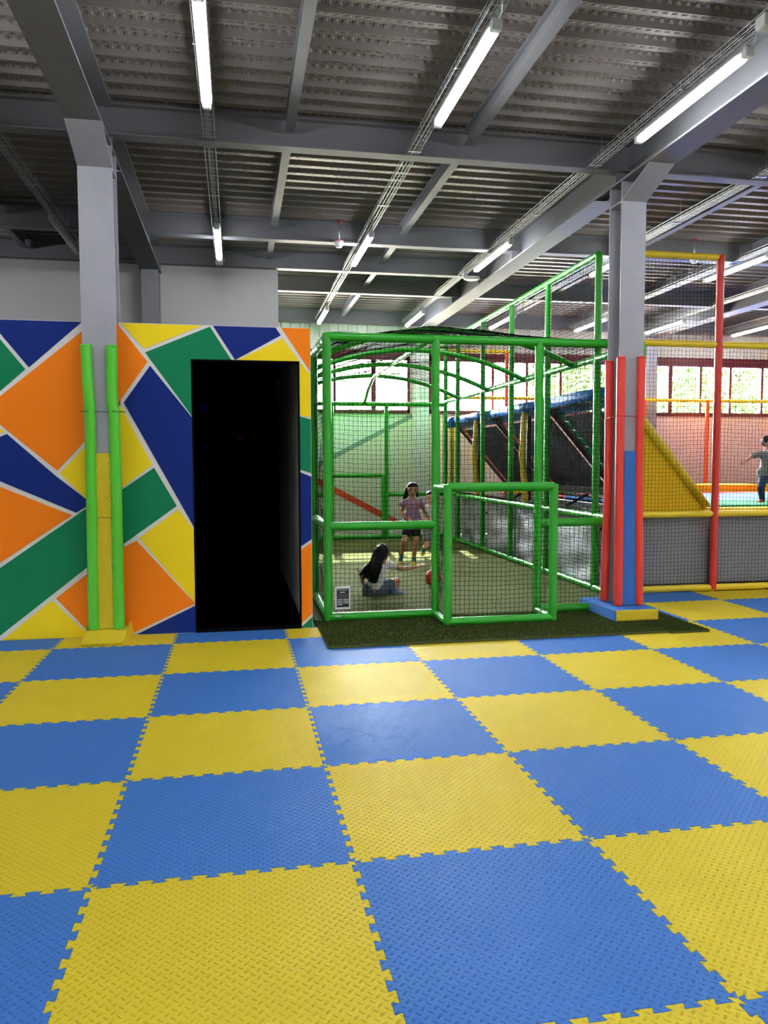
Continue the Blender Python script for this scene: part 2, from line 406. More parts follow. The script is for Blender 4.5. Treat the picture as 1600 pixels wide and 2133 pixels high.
# --- walls
def wall_boxes(name, boxes, m):
    mb = MB()
    for b in boxes: mb.box(*b)
    return struct(mb.build(name, m))
DX0, DX1, DH, WH, WY = .17, 1.16, 2.53, 2.84, 4.42
wf = wall_boxes('wall_front', [(XL, LC-.146, WY, WY+.09, 0, WH), (LC+.146, DX0, WY, WY+.09, 0, WH), (DX0, DX1, WY, WY+.09, DH, WH), (DX1, 1.265, WY, WY+.09, 0, WH)], 'white_line')
def Z(zx, zy):                         # crop coordinates of the mural -> wall x,z
    p = at(zx/2.4242, 640+zy/2.4242, WY); return (p.x, p.z)
MURAL = [
 ('navy', [(-30,50),(0,52),(470,70),(412,68),(146,304),(-30,96)]), ('green', [(-30,125),(128,313),(-30,450)]),
 ('orange', [(-30,475),(0,450),(470,52),(470,640),(424,680),(290,825),(-30,568)]), ('yellow', [(303,838),(424,708),(470,664),(470,1003)]),
 ('navy', [(-30,668),(35,640),(280,850),(470,996),(445,1000),(385,1037),(-30,866)]), ('yellow', [(-30,590),(20,628),(-30,648)]),
 ('orange', [(-30,894),(365,1050),(-30,1310)]), ('green', [(-30,1338),(470,992),(470,1290),(-30,1683)]),
 ('orange', [(283,1470),(470,1322),(470,1668),(450,1640)]), ('yellow', [(10,1685),(262,1480),(430,1640),(470,1675),(470,1705),(-30,1718)]),
 ('orange', [(560,75),(590,80),(745,275),(612,465),(560,545)]), ('yellow', [(610,75),(1020,92),(728,210)]),
 ('green', [(733,228),(1060,98),(1168,258),(962,258),(965,548)]), ('navy', [(1075,92),(1392,103),(1418,142),(1187,250)]),
 ('yellow', [(1200,258),(1428,158),(1512,268)]), ('orange', [(1420,103),(1572,108),(1572,325)]), ('yellow', [(1517,282),(1574,342),(1574,556),(1519,545)]),
 ('green', [(1520,552),(1575,566),(1577,838),(1523,820)]), ('navy', [(1523,834),(1577,855),(1580,1170),(1526,1207)]),
 ('orange', [(1527,1224),(1581,1185),(1582,1545),(1530,1595)]), ('green', [(1530,1612),(1582,1562),(1582,1622),(1532,1622)]),
 ('navy', [(758,295),(966,555),(976,1108),(625,482)]), ('yellow', [(600,490),(614,505),(768,795),(625,905),(600,922)]),
 ('green', [(600,932),(625,915),(778,810),(893,1003),(632,1190),(600,1212)]), ('orange', [(600,1228),(632,1208),(690,1178),(968,1497),(665,1648),(600,1682)]),
 ('yellow', [(702,1165),(902,1020),(978,1125),(982,1490)]), ('navy', [(690,1652),(984,1507),(986,1642)])]
for k, (c, pl) in enumerate(MURAL):
    pts = [Z(*p) for p in pl]
    pts = [(min(x, 1.262), max(.004, min(z, WH-.004))) for x, z in pts]
    # keep clear of the door opening
    def snap(x, z):
        if z < DH+.03:
            if abs(x-DX0) < .06: x = DX0-.0005
            if abs(x-DX1) < .035: x = DX1+.0005
        if DX0-.01 < x < DX1+.01 and abs(z-DH) < .045: z = DH+.0005
        return (x, z)
    pts = [snap(x, z) for x, z in pts]
    MB().prism_xz(pts, WY-.003, WY).build('painted_panel', 'mural_'+c, wf)
# door opening: dark lining and dark room behind it
d1 = struct(thing('door_1', None, None, ((DX0+DX1)/2, WY, 0)))
T_ = Matrix.Translation(-Vector(d1.location))
for bx in ((DX0, DX0+.012, WY-.004, WY+.1, 0, DH), (DX1-.012, DX1, WY-.004, WY+.1, 0, DH), (DX0, DX1, WY-.004, WY+.1, DH-.012, DH)):
    MB().box(*bx).build('jamb', 'black_jamb', d1).matrix_parent_inverse = T_
MB().box(DX0, DX1, WY-.01, WY+.1, 0, .012).build('threshold', 'black_jamb', d1).matrix_parent_inverse = T_
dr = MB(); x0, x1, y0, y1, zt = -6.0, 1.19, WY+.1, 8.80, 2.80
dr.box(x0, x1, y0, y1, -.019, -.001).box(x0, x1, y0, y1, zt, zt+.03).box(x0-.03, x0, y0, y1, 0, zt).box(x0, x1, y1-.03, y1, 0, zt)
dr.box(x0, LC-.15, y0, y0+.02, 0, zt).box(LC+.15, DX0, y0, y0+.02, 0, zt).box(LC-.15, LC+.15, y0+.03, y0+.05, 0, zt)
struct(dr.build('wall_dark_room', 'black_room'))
for px_, py_, m_, r_, lb_ in ((425, 850, 'glow_blue', .13, 'upper dim blue party light glowing inside the dark doorway'), (500, 912, 'glow_red', .07, 'dim red party light glowing inside the dark doorway'), (428, 932, 'glow_blue', .08, 'lower dim blue party light glowing inside the dark doorway'), (424, 1072, 'glow_amber', .08, 'faint amber party light low inside the dark doorway')):
    p_ = at(px_, py_, 8.4)
    pl_ = thing('party_light', lb_, 'light', (p_.x, 8.76, p_.z), 'party lights in the dark room')
    MB().path([(0, 0, 0), (0, -.24, 0)], r_*.5, 10).build('housing', 'black_jamb', pl_, True)
    MB().ell((0, -.3, 0), r_, .1, r_).build('lens', m_, pl_, True)
wall_boxes('wall_side', [(1.195, 1.262, WY+.092, 8.93, 0, WH)], 'plaster')
struct(MB().box(XL, 1.22, 8.96, 9.10, 0, 4.72).build('wall_middle', 'plaster'))
wall_boxes('wall_left', [(XL-.15, XL, YR, YB, 0, DECK)], 'hall_wall')
wall_boxes('wall_right', [(XR, XR+.15, YR, YB, 0, DECK)], 'pink_wall')
wall_boxes('wall_rear', [(XL, XR, YR-.15, YR, 0, DECK)], 'hall_wall')
WZ0, WZ1 = 2.63, 3.84
WIN = [(-.35, 4.24, [.13, .96, 1.79, 2.62, 3.45]), (4.66, 9.50, [5.30, 6.09, 6.87, 7.66, 8.44]), (9.92, 14.7, [10.32, 11.08, 11.84, 12.66, 13.45])]
bx = [(XL, XR, YB, YB+.2, 0, WZ0), (XL, XR, YB, YB+.2, WZ1, DECK)]
xs = [XL] + [v for a in WIN for v in a[:2]] + [XR]
for k in range(0, len(xs), 2): bx.append((xs[k], xs[k+1], YB, YB+.2, WZ0, WZ1))
wb = wall_boxes('wall_back', bx, 'cream_wall')
def wp(name, pl, m, y=.004): return MB().prism_xz(pl, YB-y, YB).build(name, m, wb)
wp('painted_panel', [(1.3, 1.0), (4.3, 2.56), (4.3, 2.62), (1.3, 2.62)], 'mint_wall')
wp('painted_stripe', [(1.3, .98), (4.3, 2.52), (4.3, 2.62), (1.3, 1.10)], 'grey_green', .006)
wp('painted_stripe', [(1.6, 1.45), (1.6, 1.60), (4.2, .22), (4.2, .08)], 'orange_red', .006)
wp('painted_panel', [(6.2, .02), (XR, .02), (XR, 2.61), (6.2, 2.61)], 'pink_wall')
# ribbed cladding above the windows
mb = MB(); prof = []; x = XL
while x < XR: prof += [(x, YB-.02), (x+.10, YB-.02), (x+.125, YB-.05), (x+.175, YB-.05)]; x += .2
n = len(prof)
mb.add([(a, b, 3.93) for a, b in prof]+[(a, b, 4.46) for a, b in prof], [(i, n+i, n+i+1, i+1)[::-1] for i in range(n-1)])
mb.build('cladding_sheet', 'cladding', wb)
MB().box(XL, XR, YB-.06, YB-.001, 4.14, 4.18).build('cladding_rail', 'cladding', wb)
for k, (a, b, mull) in enumerate(WIN):
    wn = struct(thing('window_%d' % (k+1), None, None, ((a+b)/2, YB, WZ0))); T_ = Matrix.Translation(-Vector(wn.location))
    def wb_(nm, m, *bb): MB().box(*bb).build(nm, m, wn).matrix_parent_inverse = T_
    wb_('frame_head', 'maroon', a, b, YB-.05, YB+.08, WZ1-.10, WZ1+.10); wb_('frame_sill', 'maroon', a, b, YB-.05, YB+.08, WZ0-.02, WZ0+.06)
    wb_('frame_jamb', 'maroon', a, a+.06, YB-.05, YB+.08, WZ0, WZ1); wb_('frame_jamb', 'maroon', b-.06, b, YB-.05, YB+.08, WZ0, WZ1)
    for j, mx in enumerate(mull):
        hw = .05 if (k == 0 and j == 4) or (k == 2 and j == 0) else .028
        wb_('mullion', 'maroon', mx-hw, mx+hw, YB-.045, YB+.07, WZ0, WZ1)
    es = [a]+mull+[b]
    for p, q in zip(es, es[1:]): wb_('pane', 'window_glass', p+.02, q-.02, YB+.015, YB+.021, WZ0+.03, WZ1-.03)

# ================================================================== OUTSIDE
struct(MB().box(-40, 60, YB+.3, 90, -.3, -.05).build('ground', 'outdoor_ground'))
fb = thing('boundary_wall', 'long pale blue wall outside, seen low through the right windows', 'wall', (12, 23, -.05))
for k in range(5):
    MB().box(0+k*3.0, 2.98+k*3.0, 0, .12, 0, 3.35).build('wall_panel', 'outdoor_blue', fb, loc=(0,0,0))
def tree(x, y, h, cr, label, nleaf=8000):
    t = thing('tree', label, 'tree', (x, y, -.05), group='trees outside the windows')
    trunk = MB().path([(0,0,0), (.1,.05,h*.25), (.05,.1,h*.5), (.15,0,h*.8)], [.22,.17,.13,.05], 8)
    for k in range(6):
        q = k*1.05+x; trunk.path([(.07,.06,h*(.3+.06*k)), (math.cos(q)*cr*.45, math.sin(q)*cr*.45, h*(.5+.07*k))], [.08,.03], 6)
    trunk.build('trunk', 'bark', t, smooth=True)
    lv = MB(); rnd = random.Random(x*7)
    for k in range(nleaf):
        while True:
            p = Vector((rnd.uniform(-1,1), rnd.uniform(-1,1), rnd.uniform(-1,1)))
            if .25 < p.length < 1: break
        c = Vector((p.x*cr, p.y*cr, h*.66+p.z*h*.42)); s_ = rnd.uniform(.10,.22)
        a = Vector((rnd.uniform(-1,1), rnd.uniform(-1,1), rnd.uniform(-1,1))).normalized(); b = a.orthogonal().normalized()
        lv.add([c-a*s_, c+b*s_*.45, c+a*s_, c-b*s_*.45], [(0,1,2,3)])
    tag(lv.build('foliage', 'leaf', t), kind='stuff')
tree(14.8, 26.5, 7.4, 2.7, 'leafy tree outside behind the rightmost windows, nearest the pillar')
tree(20.6, 26.5, 7.8, 2.8, 'leafy tree outside behind the rightmost windows, nearest the photo edge')
tree(6.4, 31.0, 8.5, 1.6, 'distant leafy tree outside behind the window at the cage back', 700)

# ================================================================== LAMPS AND TRAYS
TRX = [-3.30, -1.47, .37, 2.23, 4.03, 5.82, 7.72, 9.36, 11.45]  # leftmost tray and its lamps are unseen, added to brighten wall and floor
ROWS = [-7.4, -2.75, 1.98, 6.66, 11.38]
LL = 1.46
def make_lamp(lit):
    t = thing('batten_lamp', 'lamp', 'lamp')
    body = MB().bbox(-.041, .041, 0, LL, .03, .07, .012); body.build('housing', 'grey_plastic', t)
    # diffuser: half round trough below the housing
    n = 9; V = []; Fc = []
    for y, s_ in ((.03, .8), (.06, 1), (LL-.06, 1), (LL-.03, .8)):
        for k in range(n):
            q = math.pi + math.pi*k/(n-1); V.append((.040*s_*math.cos(q), y, .032+.048*s_*math.sin(q)))
    for r in range(3):
        for k in range(n-1): Fc.append((r*n+k, (r+1)*n+k, (r+1)*n+k+1, r*n+k+1))
    Fc += [tuple(range(n)), tuple(3*n+k for k in reversed(range(n)))]
    MB().add(V, Fc).build('diffuser', 'lamp_white' if lit else 'off_diffuser', t, smooth=True)
    for y in (0, LL):
        MB().bbox(-.036, .036, y-.03, y+.03, -.004, .068, .012).build('end_cap', 'white_plastic' if lit else 'grey_plastic', t)
    for y in (.35, LL-.35): MB().path([(0,y,.07),(0,y,.115)], .006, 6).build('clip', 'galv', t)
    MB().path([(0,-.03,.05),(.01,-.07,.08),(.0,-.12,.13)], .006, 6).build('cable', 'galv', t)
    hz = [c for c in t.children if c.name.startswith('housing')][0]
    for c in list(t.children):
        if c.name.split('.')[0] in ('clip', 'cable'): c.parent = hz
    return t
lamp_on, lamp_off = make_lamp(True), make_lamp(False)
used = {True: False, False: False}
colname = ['added far left out of view for light', 'left of the grey pillar', 'above the door', 'above the cage', 'beside the right pillar beam', 'first right of the right pillar', 'second right of the right pillar', 'third right of the right pillar', 'fourth right of the right pillar']
rowname = ['far behind viewer', 'behind viewer', 'nearest row', 'middle row', 'far row by windows']
for i, X in enumerate(TRX):
    yend = 8.85 if X < 1 else 13.0
    tr = thing('cable_tray', 'galvanised wire cable tray hung from the deck, ' + colname[i], 'cable tray', (X, 0, 4.455), group='wire cable trays')
    wires = MB()
    for dx, dz in ((-.05,.055),(-.05,.02),(-.05,0),(-.017,0),(.017,0),(.05,0),(.05,.02),(.05,.055)):
        wires.path([(dx, -8.0, dz), (dx, yend, dz)], .0028, 5)
    y = -2.0
    while y < yend:
        wires.path([(-.05,y,.058),(-.05,y,0),(.05,y,0),(.05,y,.058)], .0026, 4); y += .1
    wires.build('wire_mesh', 'galv', tr)
    y = -6.6
    while y < yend:
        MB().path([(.055,y,.05),(.055,y,.33)], .003, 5).build('hanger_wire', 'galv', tr)
        MB().box(-.06,.062,y-.01,y+.01,-.006,0).build('hanger_bracket', 'galv', tr); y += 1.55
    MB().path([(.01,-8,.012),(.015,2,.012),(-.01,5,.012),(.01,yend-.3,.012)], .007, 5).build('power_cable', 'grey_plastic', tr)
    for r, Y in enumerate(ROWS):
        if X < 1 and r == 4: continue
        if r == 0 and i in (0, 8): continue
        lit = not (i == 1 and r == 3)  # out-of-view lamps left of the pillar added as lit to brighten that side
        src = lamp_on if lit else lamp_off
        lab = ('lit tube lamp on tray ' if lit else 'unlit grey tube lamp on tray ') + colname[i] + ', ' + rowname[r]
        if not used[lit]: used[lit] = True; src.location = (X+.01, Y, 4.345); src['label'] = lab; src['group'] = 'tube lamps under the cable trays'
        else: copy_tree(src, (X+.01, Y, 4.345), lab)

def jbox(x, y, z, label):
    t = thing('junction_box', label, 'junction box', (x, y, z))
    MB().bbox(-.05,.05,-.05,.05,0,.07,.008).build('box_body', 'white_plastic', t); MB().bbox(-.045,.045,-.045,.045,-.012,.002,.005).build('box_lid', 'white_plastic', t)
    MB().path([(.05,0,.04),(.08,.02,.05),(.07,.03,.1)], .006, 6).build('cable_gland', 'grey_plastic', t)
jbox(.37, 8.42, 4.37, 'small white junction box at the end of the tray above the door')
jbox(3.99, 1.72, 4.40, 'white junction box on the tray at the upper right corner')
def detector(x, y, ztop, label):
    t = thing('smoke_detector', label, 'detector', (x, y, ztop))
    MB().path([(0,0,0),(0,0,-.26)], .012, 8).build('drop_rod', 'galv', t, smooth=True)
    MB().path([(0,0,-.005),(0,0,.004)], .04, 10).build('rose', 'red_plastic', t)
    MB().path([(0,0,-.24),(0,0,-.255),(0,0,-.30),(0,0,-.33)], [.03,.055,.055,.035], 14).build('sensor_head', 'white_plastic', t, smooth=True)
    MB().path([(0,0,-.245),(0,0,-.256)], .058, 14).build('sensor_base', 'red_plastic', t, smooth=True)
detector(1.92, 7.28, 4.70, 'white smoke detector on a rod from the ceiling, left of the cage top')
detector(6.95, 7.20, 4.70, 'white smoke detector on a rod behind the yellow top rail')
ap = thing('access_point', 'round flat white wireless disc hanging under the cable tray', 'access point', (4.03, 8.62, 4.36))
MB().path([(.10,0,-.012),(.10,0,.0),(.10,0,.018),(.10,0,.03)], [.10,.125,.125,.06], 20).build('disc', 'white_plastic', ap, smooth=True)
MB().bbox(-.04,.03,-.03,.03,.0,.09,.008).build('bracket', 'white_plastic', ap)

# ================================================================== PILLAR PADDING
def tubething(pts, r, m, label, group):
    base = Vector(pts[0])
    P = [Vector(p)-base for p in pts]
    # resample with soft bends
    Q = []
    for i in range(len(P)-1):
        for k in range(6): Q.append(P[i].lerp(P[i+1], k/6))
    Q.append(P[-1])
    t = thing('foam_tube', label, 'foam tube', base, group)
    mb = MB().path(Q, r, 16, caps=False)
    mb.path([Q[-1]+Vector((0,0,.0)), Q[-1]-Vector((0,0,.02))], r, 16); mb.build('foam_sleeve', m, t, smooth=True)
    MB().path([Q[-1]+Vector((0,0,.0005)), Q[-1]+Vector((0,0,.0012))], r*.45, 12).build('tube_hole', 'black_frame', t)
def tie(pts, m, label):
    t = thing('tie_cord', label, 'cord', pts[0]); b = Vector(pts[0])
    MB().path([Vector(p)-b for p in pts], .004, 6).build('cord', m, t)
g = 'foam tubes on the pillars'
YT = 4.262
def pt(px, py, Y=YT, z=None):
    p = at(px, py, Y)
    return (p.x, Y, p.z if z is None else z)
tubething([pt(195.5,1318,z=.105), pt(190,1000), pt(188,870), pt(183,800), pt(178.5,718)], .047, 'foam_green', 'green foam tube on the left edge of the grey pillar, by the mural', g)
tubething([pt(248.5,1318,z=.105), pt(242,1000), pt(237.5,862), pt(233.5,845), pt(232,720)], .049, 'foam_green', 'green foam tube on the right edge of the grey pillar, beside the mural door wall', g)
tubething([(4.345, YT, .135), pt(1290,1000), pt(1292.5,852), pt(1294,743)], .043, 'foam_red', 'red foam tube on the front left edge of the pillar, left of the blue strip', g)
tubething([(4.575, YT, .135), pt(1331,1000), pt(1334,852), pt(1336,743)], .041, 'foam_red', 'red foam tube on the front right edge of the pillar, right of the blue strip', g)
tubething([(4.335, 4.545, .135), pt(1267,1000,4.545), pt(1269,852,4.545), pt(1270,752,4.545)], .043, 'foam_red', 'red foam tube on the rear left edge of the right pillar, beside the cage', g)
tubething([(4.575, 4.545, .135), (4.575, 4.545, 1.2), (4.575, 4.545, 2.6)], .043, 'foam_red', 'red foam tube on the rear right edge of the right pillar, hidden behind it', g)
zl = at(186, 857, YT).z
def ring(cx, cy, r, z): return [(cx+math.cos(k/12*2*math.pi)*r, cy+math.sin(k/12*2*math.pi)*r, z) for k in range(13)]
tie([(-.78, 4.30, zl), (-.72, 4.205, zl), (-.66, 4.24, zl), (-.54, 4.24, zl), (-.475, 4.205, zl), (-.41, 4.26, zl), (-.40, 4.32, zl)], 'cord_green', 'thin green cord tying both green foam tubes to the grey pillar')
tie([(4.285, 4.56, zl-.02), (4.28, 4.26, zl), (4.33, 4.212, zl), (4.38, 4.25, zl), (4.51, 4.25, zl), (4.56, 4.214, zl), (4.61, 4.27, zl)], 'cord_red', 'thin red cord tying the red foam tubes to the right pillar')
def strip(x0, x1, z0, z1, zs, m, label):
    t = thing('mat_strip', label, 'foam mat', ((x0+x1)/2, 4.264, z0)); h = (x1-x0)/2
    MB().bbox(-h, h, -.006, .013, 0, zs-z0-.002, .003).build('mat_piece', m, t); MB().bbox(-h, h, -.006, .013, zs-z0+.002, z1-z0, .003).build('mat_piece', m, t)
strip(-.672, -.528, .105, 1.67, 1.10, 'foam_yellow_v', 'yellow treaded mat strip on the pillar between the green foam tubes')
strip(4.385, 4.535, .135, 1.69, 1.16, 'foam_blue_v', 'blue treaded mat strip on the pillar between the red foam tubes')
# pillar foot pads
pd = thing('pillar_pad', 'sloping yellow foam pad around the foot of the grey pillar', 'foam pad', (-.59, 4.2, 0))
def slab(mb, q, t):                     # quad q (4 points) with thickness t along its normal, downwards
    q = [Vector(p) for p in q]; nn = (q[1]-q[0]).cross(q[2]-q[0]).normalized()
    return mb.add(q+[p-nn*t for p in q], [(0,1,2,3),(7,6,5,4),(0,4,5,1),(1,5,6,2),(2,6,7,3),(3,7,4,0)])
o = Vector((-.59, 4.2, 0))
slab(MB(), [Vector(p)-o for p in ((-.775,4.03,.022),(-.425,4.03,.022),(-.415,4.225,.095),(-.765,4.225,.095))], .02).build('front_flap', 'foam_yellow', pd)
slab(MB(), [Vector(p)-o for p in ((-.415,4.03,.002),(-.378,4.41,.002),(-.405,4.41,.135),(-.425,4.03,.032))], .015).build('side_flap', 'foam_yellow', pd)
slab(MB(), [Vector(p)-o for p in ((-.805,4.41,.002),(-.785,4.03,.002),(-.775,4.03,.032),(-.785,4.41,.135))], .015).build('side_flap', 'foam_yellow', pd)
MB().box(-.17, .17, .03, .21, .0, .10).build('core', 'foam_yellow', pd)
pr = thing('pillar_pad', 'boxy blue and yellow foam pad around the foot of the red-tubed pillar', 'foam pad', (4.42, 4.42, .0))
MB().bbox(-.215, .215, -.375, .385, .10, .125, .003).build('top_mat', 'foam_blue', pr); MB().bbox(-.215, .235, -.395, -.376, .002, .125, .003).build('front_mat', 'foam_yellow_v', pr)
MB().bbox(-.235, -.216, -.395, .385, .002, .125, .003).build('side_mat', 'foam_blue_side', pr); MB().bbox(.216, .235, -.375, .385, .002, .125, .003).build('side_mat', 'foam_blue_side', pr)
MB().box(-.215, .215, -.375, .385, .0, .10).build('core', 'foam_blue', pr)

# ================================================================== TURF
def turf(x0, x1, y0, y1, label, z=.018, n=0, yb=None):
    t = thing('turf_mat', label, 'artificial turf', ((x0+x1)/2, y0, 0)); cx = (x0+x1)/2
    mb = MB(); nx, ny = 24, 40; V = []; rnd = random.Random(3)
    mb.bbox(x0-cx, x1-cx, 0, y1-y0, .0005, z, .004); mb.build('turf_pile', 'turf', t)
    if n:
        bl = MB()
        for k in range(n):
            x = rnd.uniform(x0, x1)-cx; y = rnd.uniform(0, yb); h = rnd.uniform(.008, .018); a = rnd.uniform(0, math.pi); dx, dy = math.cos(a)*.003, math.sin(a)*.003
            bl.add([(x-dx, y-dy, z-.002), (x+dx, y+dy, z-.002), (x+rnd.uniform(-.01,.01), y+rnd.uniform(-.01,.01), z+h)], [(0,1,2)])
        tag(bl.build('grass_blades', 'turf_blade', t), kind='stuff')
turf(1.31, 4.47, 3.535, 13.35, 'long green artificial turf under the netted cage and in front of it', n=60000, yb=1.12)
turf(4.475, 4.875, 3.50, 12.9, 'narrow green turf offcut right of the red-tubed pillar', n=9000, yb=.95)

# ================================================================== PADDED FRAME HELPERS
def padded(name, p0, p1, r, m, parent, step=.24, n=12):
    """foam-padded tube with a pinch at each cable tie"""
    p0, p1 = Vector(p0), Vector(p1); L = (p1-p0).length; k = max(1, round(L/step)); pts = []; rad = []
    for i in range(k):
        for f, s_ in ((0, .955), (.05, 1.0), (.5, 1.015), (.95, 1.0)):
            pts.append(p0.lerp(p1, (i+f)/k)); rad.append(r*s_)
    pts.append(p1); rad.append(r*.955)
    return MB().path(pts, rad, n).build(name, m, parent, smooth=True)
def curve_pad(name, pts, r, m, parent):
    return MB().path(pts, [r*(.96 if i % 4 == 0 else 1.0) for i in range(len(pts))], 12).build(name, m, parent, smooth=True)
def net(name, S, nu, nv, parent, r=.0021, m='net_cord', seg=2, jit=.004, keep=None, seed=1):
    """knotted net: S(u,v) with u,v in cells -> point; three-sided cords"""
    rnd = random.Random(seed); mb = MB(); cache = {}
    def P(u, v):
        k = (u, v)
        if k not in cache:
            q = Vector(S(u, v)); cache[k] = q + Vector((rnd.uniform(-jit, jit), rnd.uniform(-jit, jit), rnd.uniform(-jit, jit)))
        return cache[k]
    def run(pts):
        if len(pts) > 1: mb.path(pts, r, 3, caps=False)
    for u in range(nu+1):
        pts = []
        for v in list(range(0, nv, seg))+[nv]:
            if keep is None or keep(u, v): pts.append(P(u, v))
            else: run(pts); pts = []
        run(pts)
    for v in range(nv+1):
        pts = []
        for u in list(range(0, nu, seg))+[nu]:
            if keep is None or keep(u, v): pts.append(P(u, v))
            else: run(pts); pts = []
        run(pts)
    return mb.build(name, m, parent)
CELL = .046
def flat_net(parent, o, U, V, w_, h_, seg=2, sag=.012, seed=1, m='net_cord', r=.0021, cell=CELL):
    o, U, V = Vector(o), Vector(U), Vector(V); nu, nv = round(w_/cell), round(h_/cell); N = U.cross(V)
    def S(u, v):
        a, b = u/nu, v/nv
        bulge = 4*a*(1-a)*math.sin(math.pi*b)
        return o + U*(w_*a) + V*(h_*b - sag*2*4*a*(1-a)*math.sin(math.pi*b)) + N*(sag*bulge*math.sin(7*a+5*b+seed))
    return net('net_panel', S, nu, nv, parent, seg=seg, seed=seed, m=m, r=r)

# ================================================================== GREEN CAGE
X0, X1, YF, YK, H = 1.44, 4.80, 4.62, 12.65, 2.80
R = .043
cage = thing('ball_cage', 'tall green padded cage with black netting standing on artificial turf', 'play cage', (0, 0, 0))
def post(x, y, z1, z0=.02, r=R): padded('post', (x, y, z0), (x, y, z1), r, 'vinyl_green', cage)
def rail(a, b, r=R): padded('rail', a, b, r, 'vinyl_green', cage)
for x in (X0, 2.53, 3.62, X1-.06): post(x, YF, H+.03)
for y in (5.9, 7.35, 8.75, 10.2, 11.7): post(X0, y, H)
RY = [5.78, 7.30, 8.74, 10.18, 11.75]
for y in RY: post(X1+.02, y, 4.03)
post(X1+.02, YK, 4.03); post(X0, YK, H); post(2.46, YK, H-.05); post(3.58, YK, H-.05); post(3.51, YK-.05, 1.33)
rail((X0, YF, H), (X1-.06, YF, H)); rail((X0, YF, .055), (2.53, YF, .055)); rail((3.62, YF, .055), (X1-.06, YF, .055))
rail((X0, YF, .955), (2.53, YF, .955)); rail((3.62, YF, .955), (X1-.06, YF, .955))
for z in (.06, .95, H): rail((X0, YF, z), (X0, YK, z))
for z in (.06, .93, H+.01): rail((X1-.06, YF, z), (X1+.02, RY[0], z)); rail((X1+.02, RY[0], z), (X1+.02, YK, z))
rail((X1+.02, RY[0], 4.03), (X1+.02, YK, 4.03))
rail((X0, YK, .06), (X1, YK, .06)); rail((X0, YK, 2.75), (X1, YK, 2.75)); rail((2.46, YK-.02, 1.31), (3.55, YK-.02, 1.31)); rail((3.58, YK, .92), (X1, YK, .92)); rail((X0, YK, .92), (2.46, YK, .92))
# entrance barrier
GY = 4.19
post(2.54, GY, 1.37); post(3.61, GY, 1.37); rail((2.54, GY, 1.345), (3.61, GY, 1.345)); rail((2.54, GY, .05), (3.61, GY, .05))
rail((2.53, GY, .05), (2.53, YF, .05), .036); rail((3.615, GY, .05), (3.615, YF, .05), .036); rail((2.53, GY, 1.335), (2.53, YF, 1.335), .036)
# arches and ridge
XC = (X0+X1)/2; HW = (X1-X0)/2; CR = .40
AY = [6.42, 8.15, 9.85, 11.60]
for y in AY:
    curve_pad('arch', [(XC+HW*(k/12-1), y, H+CR*(1-(k/12-1)**2)) for k in range(25)], .036, 'vinyl_green', cage)
curve_pad('ridge', [(XC, AY[0], H+CR), (XC, 8.15, H+CR), (XC, 9.85, H+CR), (XC, 11.1, H+CR-.01), (XC, 11.6, H+CR-.04), (XC, 12.1, H+.22), (XC, YK, 2.76)], .036, 'vinyl_green', cage)
# nets
flat_net(cage, (X0+.03, YF, .08), (1,0,0), (0,0,1), 1.04, 2.70, 1, .014, 1)
flat_net(cage, (2.56, YF, 1.38), (1,0,0), (0,0,1), 1.04, 1.40, 2, .010, 2)
flat_net(cage, (3.65, YF, .08), (1,0,0), (0,0,1), 1.12, 2.70, 1, .014, 3)
flat_net(cage, (2.57, GY, .08), (1,0,0), (0,0,1), 1.01, 1.24, 1, .010, 4)
flat_net(cage, (2.53, GY, .08), (0,1,0), (0,0,1), .41, 1.24, 2, .004, 14)
flat_net(cage, (X0, YF+.03, .08), (0,1,0), (0,0,1), YK-YF-.05, 2.70, 3, .012, 5)
flat_net(cage, (X1+.0, YF+.03, .08), (0,1,0), (0,0,1), YK-YF-.05, 2.70, 3, .012, 6)
flat_net(cage, (X1+.02, RY[0], 2.84), (0,1,0), (0,0,1), YK-RY[0], 1.17, 3, .008, 7)
flat_net(cage, (X0, YK, .08), (1,0,0), (0,0,1), X1-X0, 2.65, 3, .012, 8)
def vault(u, v):
    x = X0 + (X1-X0)*u/73; y = YF + (YK-YF)*v/174
    a = min(1, (y-YF)/(AY[0]-YF)); a = min(a, max(0, (YK-y)/(YK-AY[3])))
    s_ = 1-((x-XC)/HW)**2
    ph = abs(math.sin((y-AY[0])/1.73*math.pi)) if AY[0] < y < AY[3] else 0
    return (x, y, H+.04+(CR*a)*s_ - .04*ph*s_ + .01*math.sin(9*x+4*y))
net('net_roof', vault, 73, 174, cage, seg=3, seed=9)
# grey vinyl skirts under the slopes, wrinkled, one per bay
def skirt(p0, p1, z0, z1, m, parent, nrm, amp, seed, name='skirt_panel'):
    p0, p1, nrm = Vector(p0), Vector(p1), Vector(nrm); nu, nv = 48, 30; rnd = random.Random(seed)
    ph = [rnd.uniform(0, 6.28) for _ in range(8)]; V = []
    for j in range(nv+1):
        for i in range(nu+1):
            a, b = i/nu, j/nv; e = min(1, 6*a, 6*(1-a))
            d = amp*(math.sin(9*b+2.5*math.sin(4*a+ph[0])+ph[1]) + .6*math.sin(17*b+4*a+ph[2]) + .5*math.sin(7*a-12*b+ph[3]))*e
            q = p0.lerp(p1, a) + nrm*d; V.append((q.x, q.y, z0+(z1-z0)*b))
    n1 = nu+1; Fc = [(j*n1+i, j*n1+i+1, (j+1)*n1+i+1, (j+1)*n1+i) for j in range(nv) for i in range(nu)]
    o = MB().add(V, Fc).build(name, m, parent, smooth=True); so = o.modifiers.new('thick', 'SOLIDIFY'); so.thickness = .003
    return o
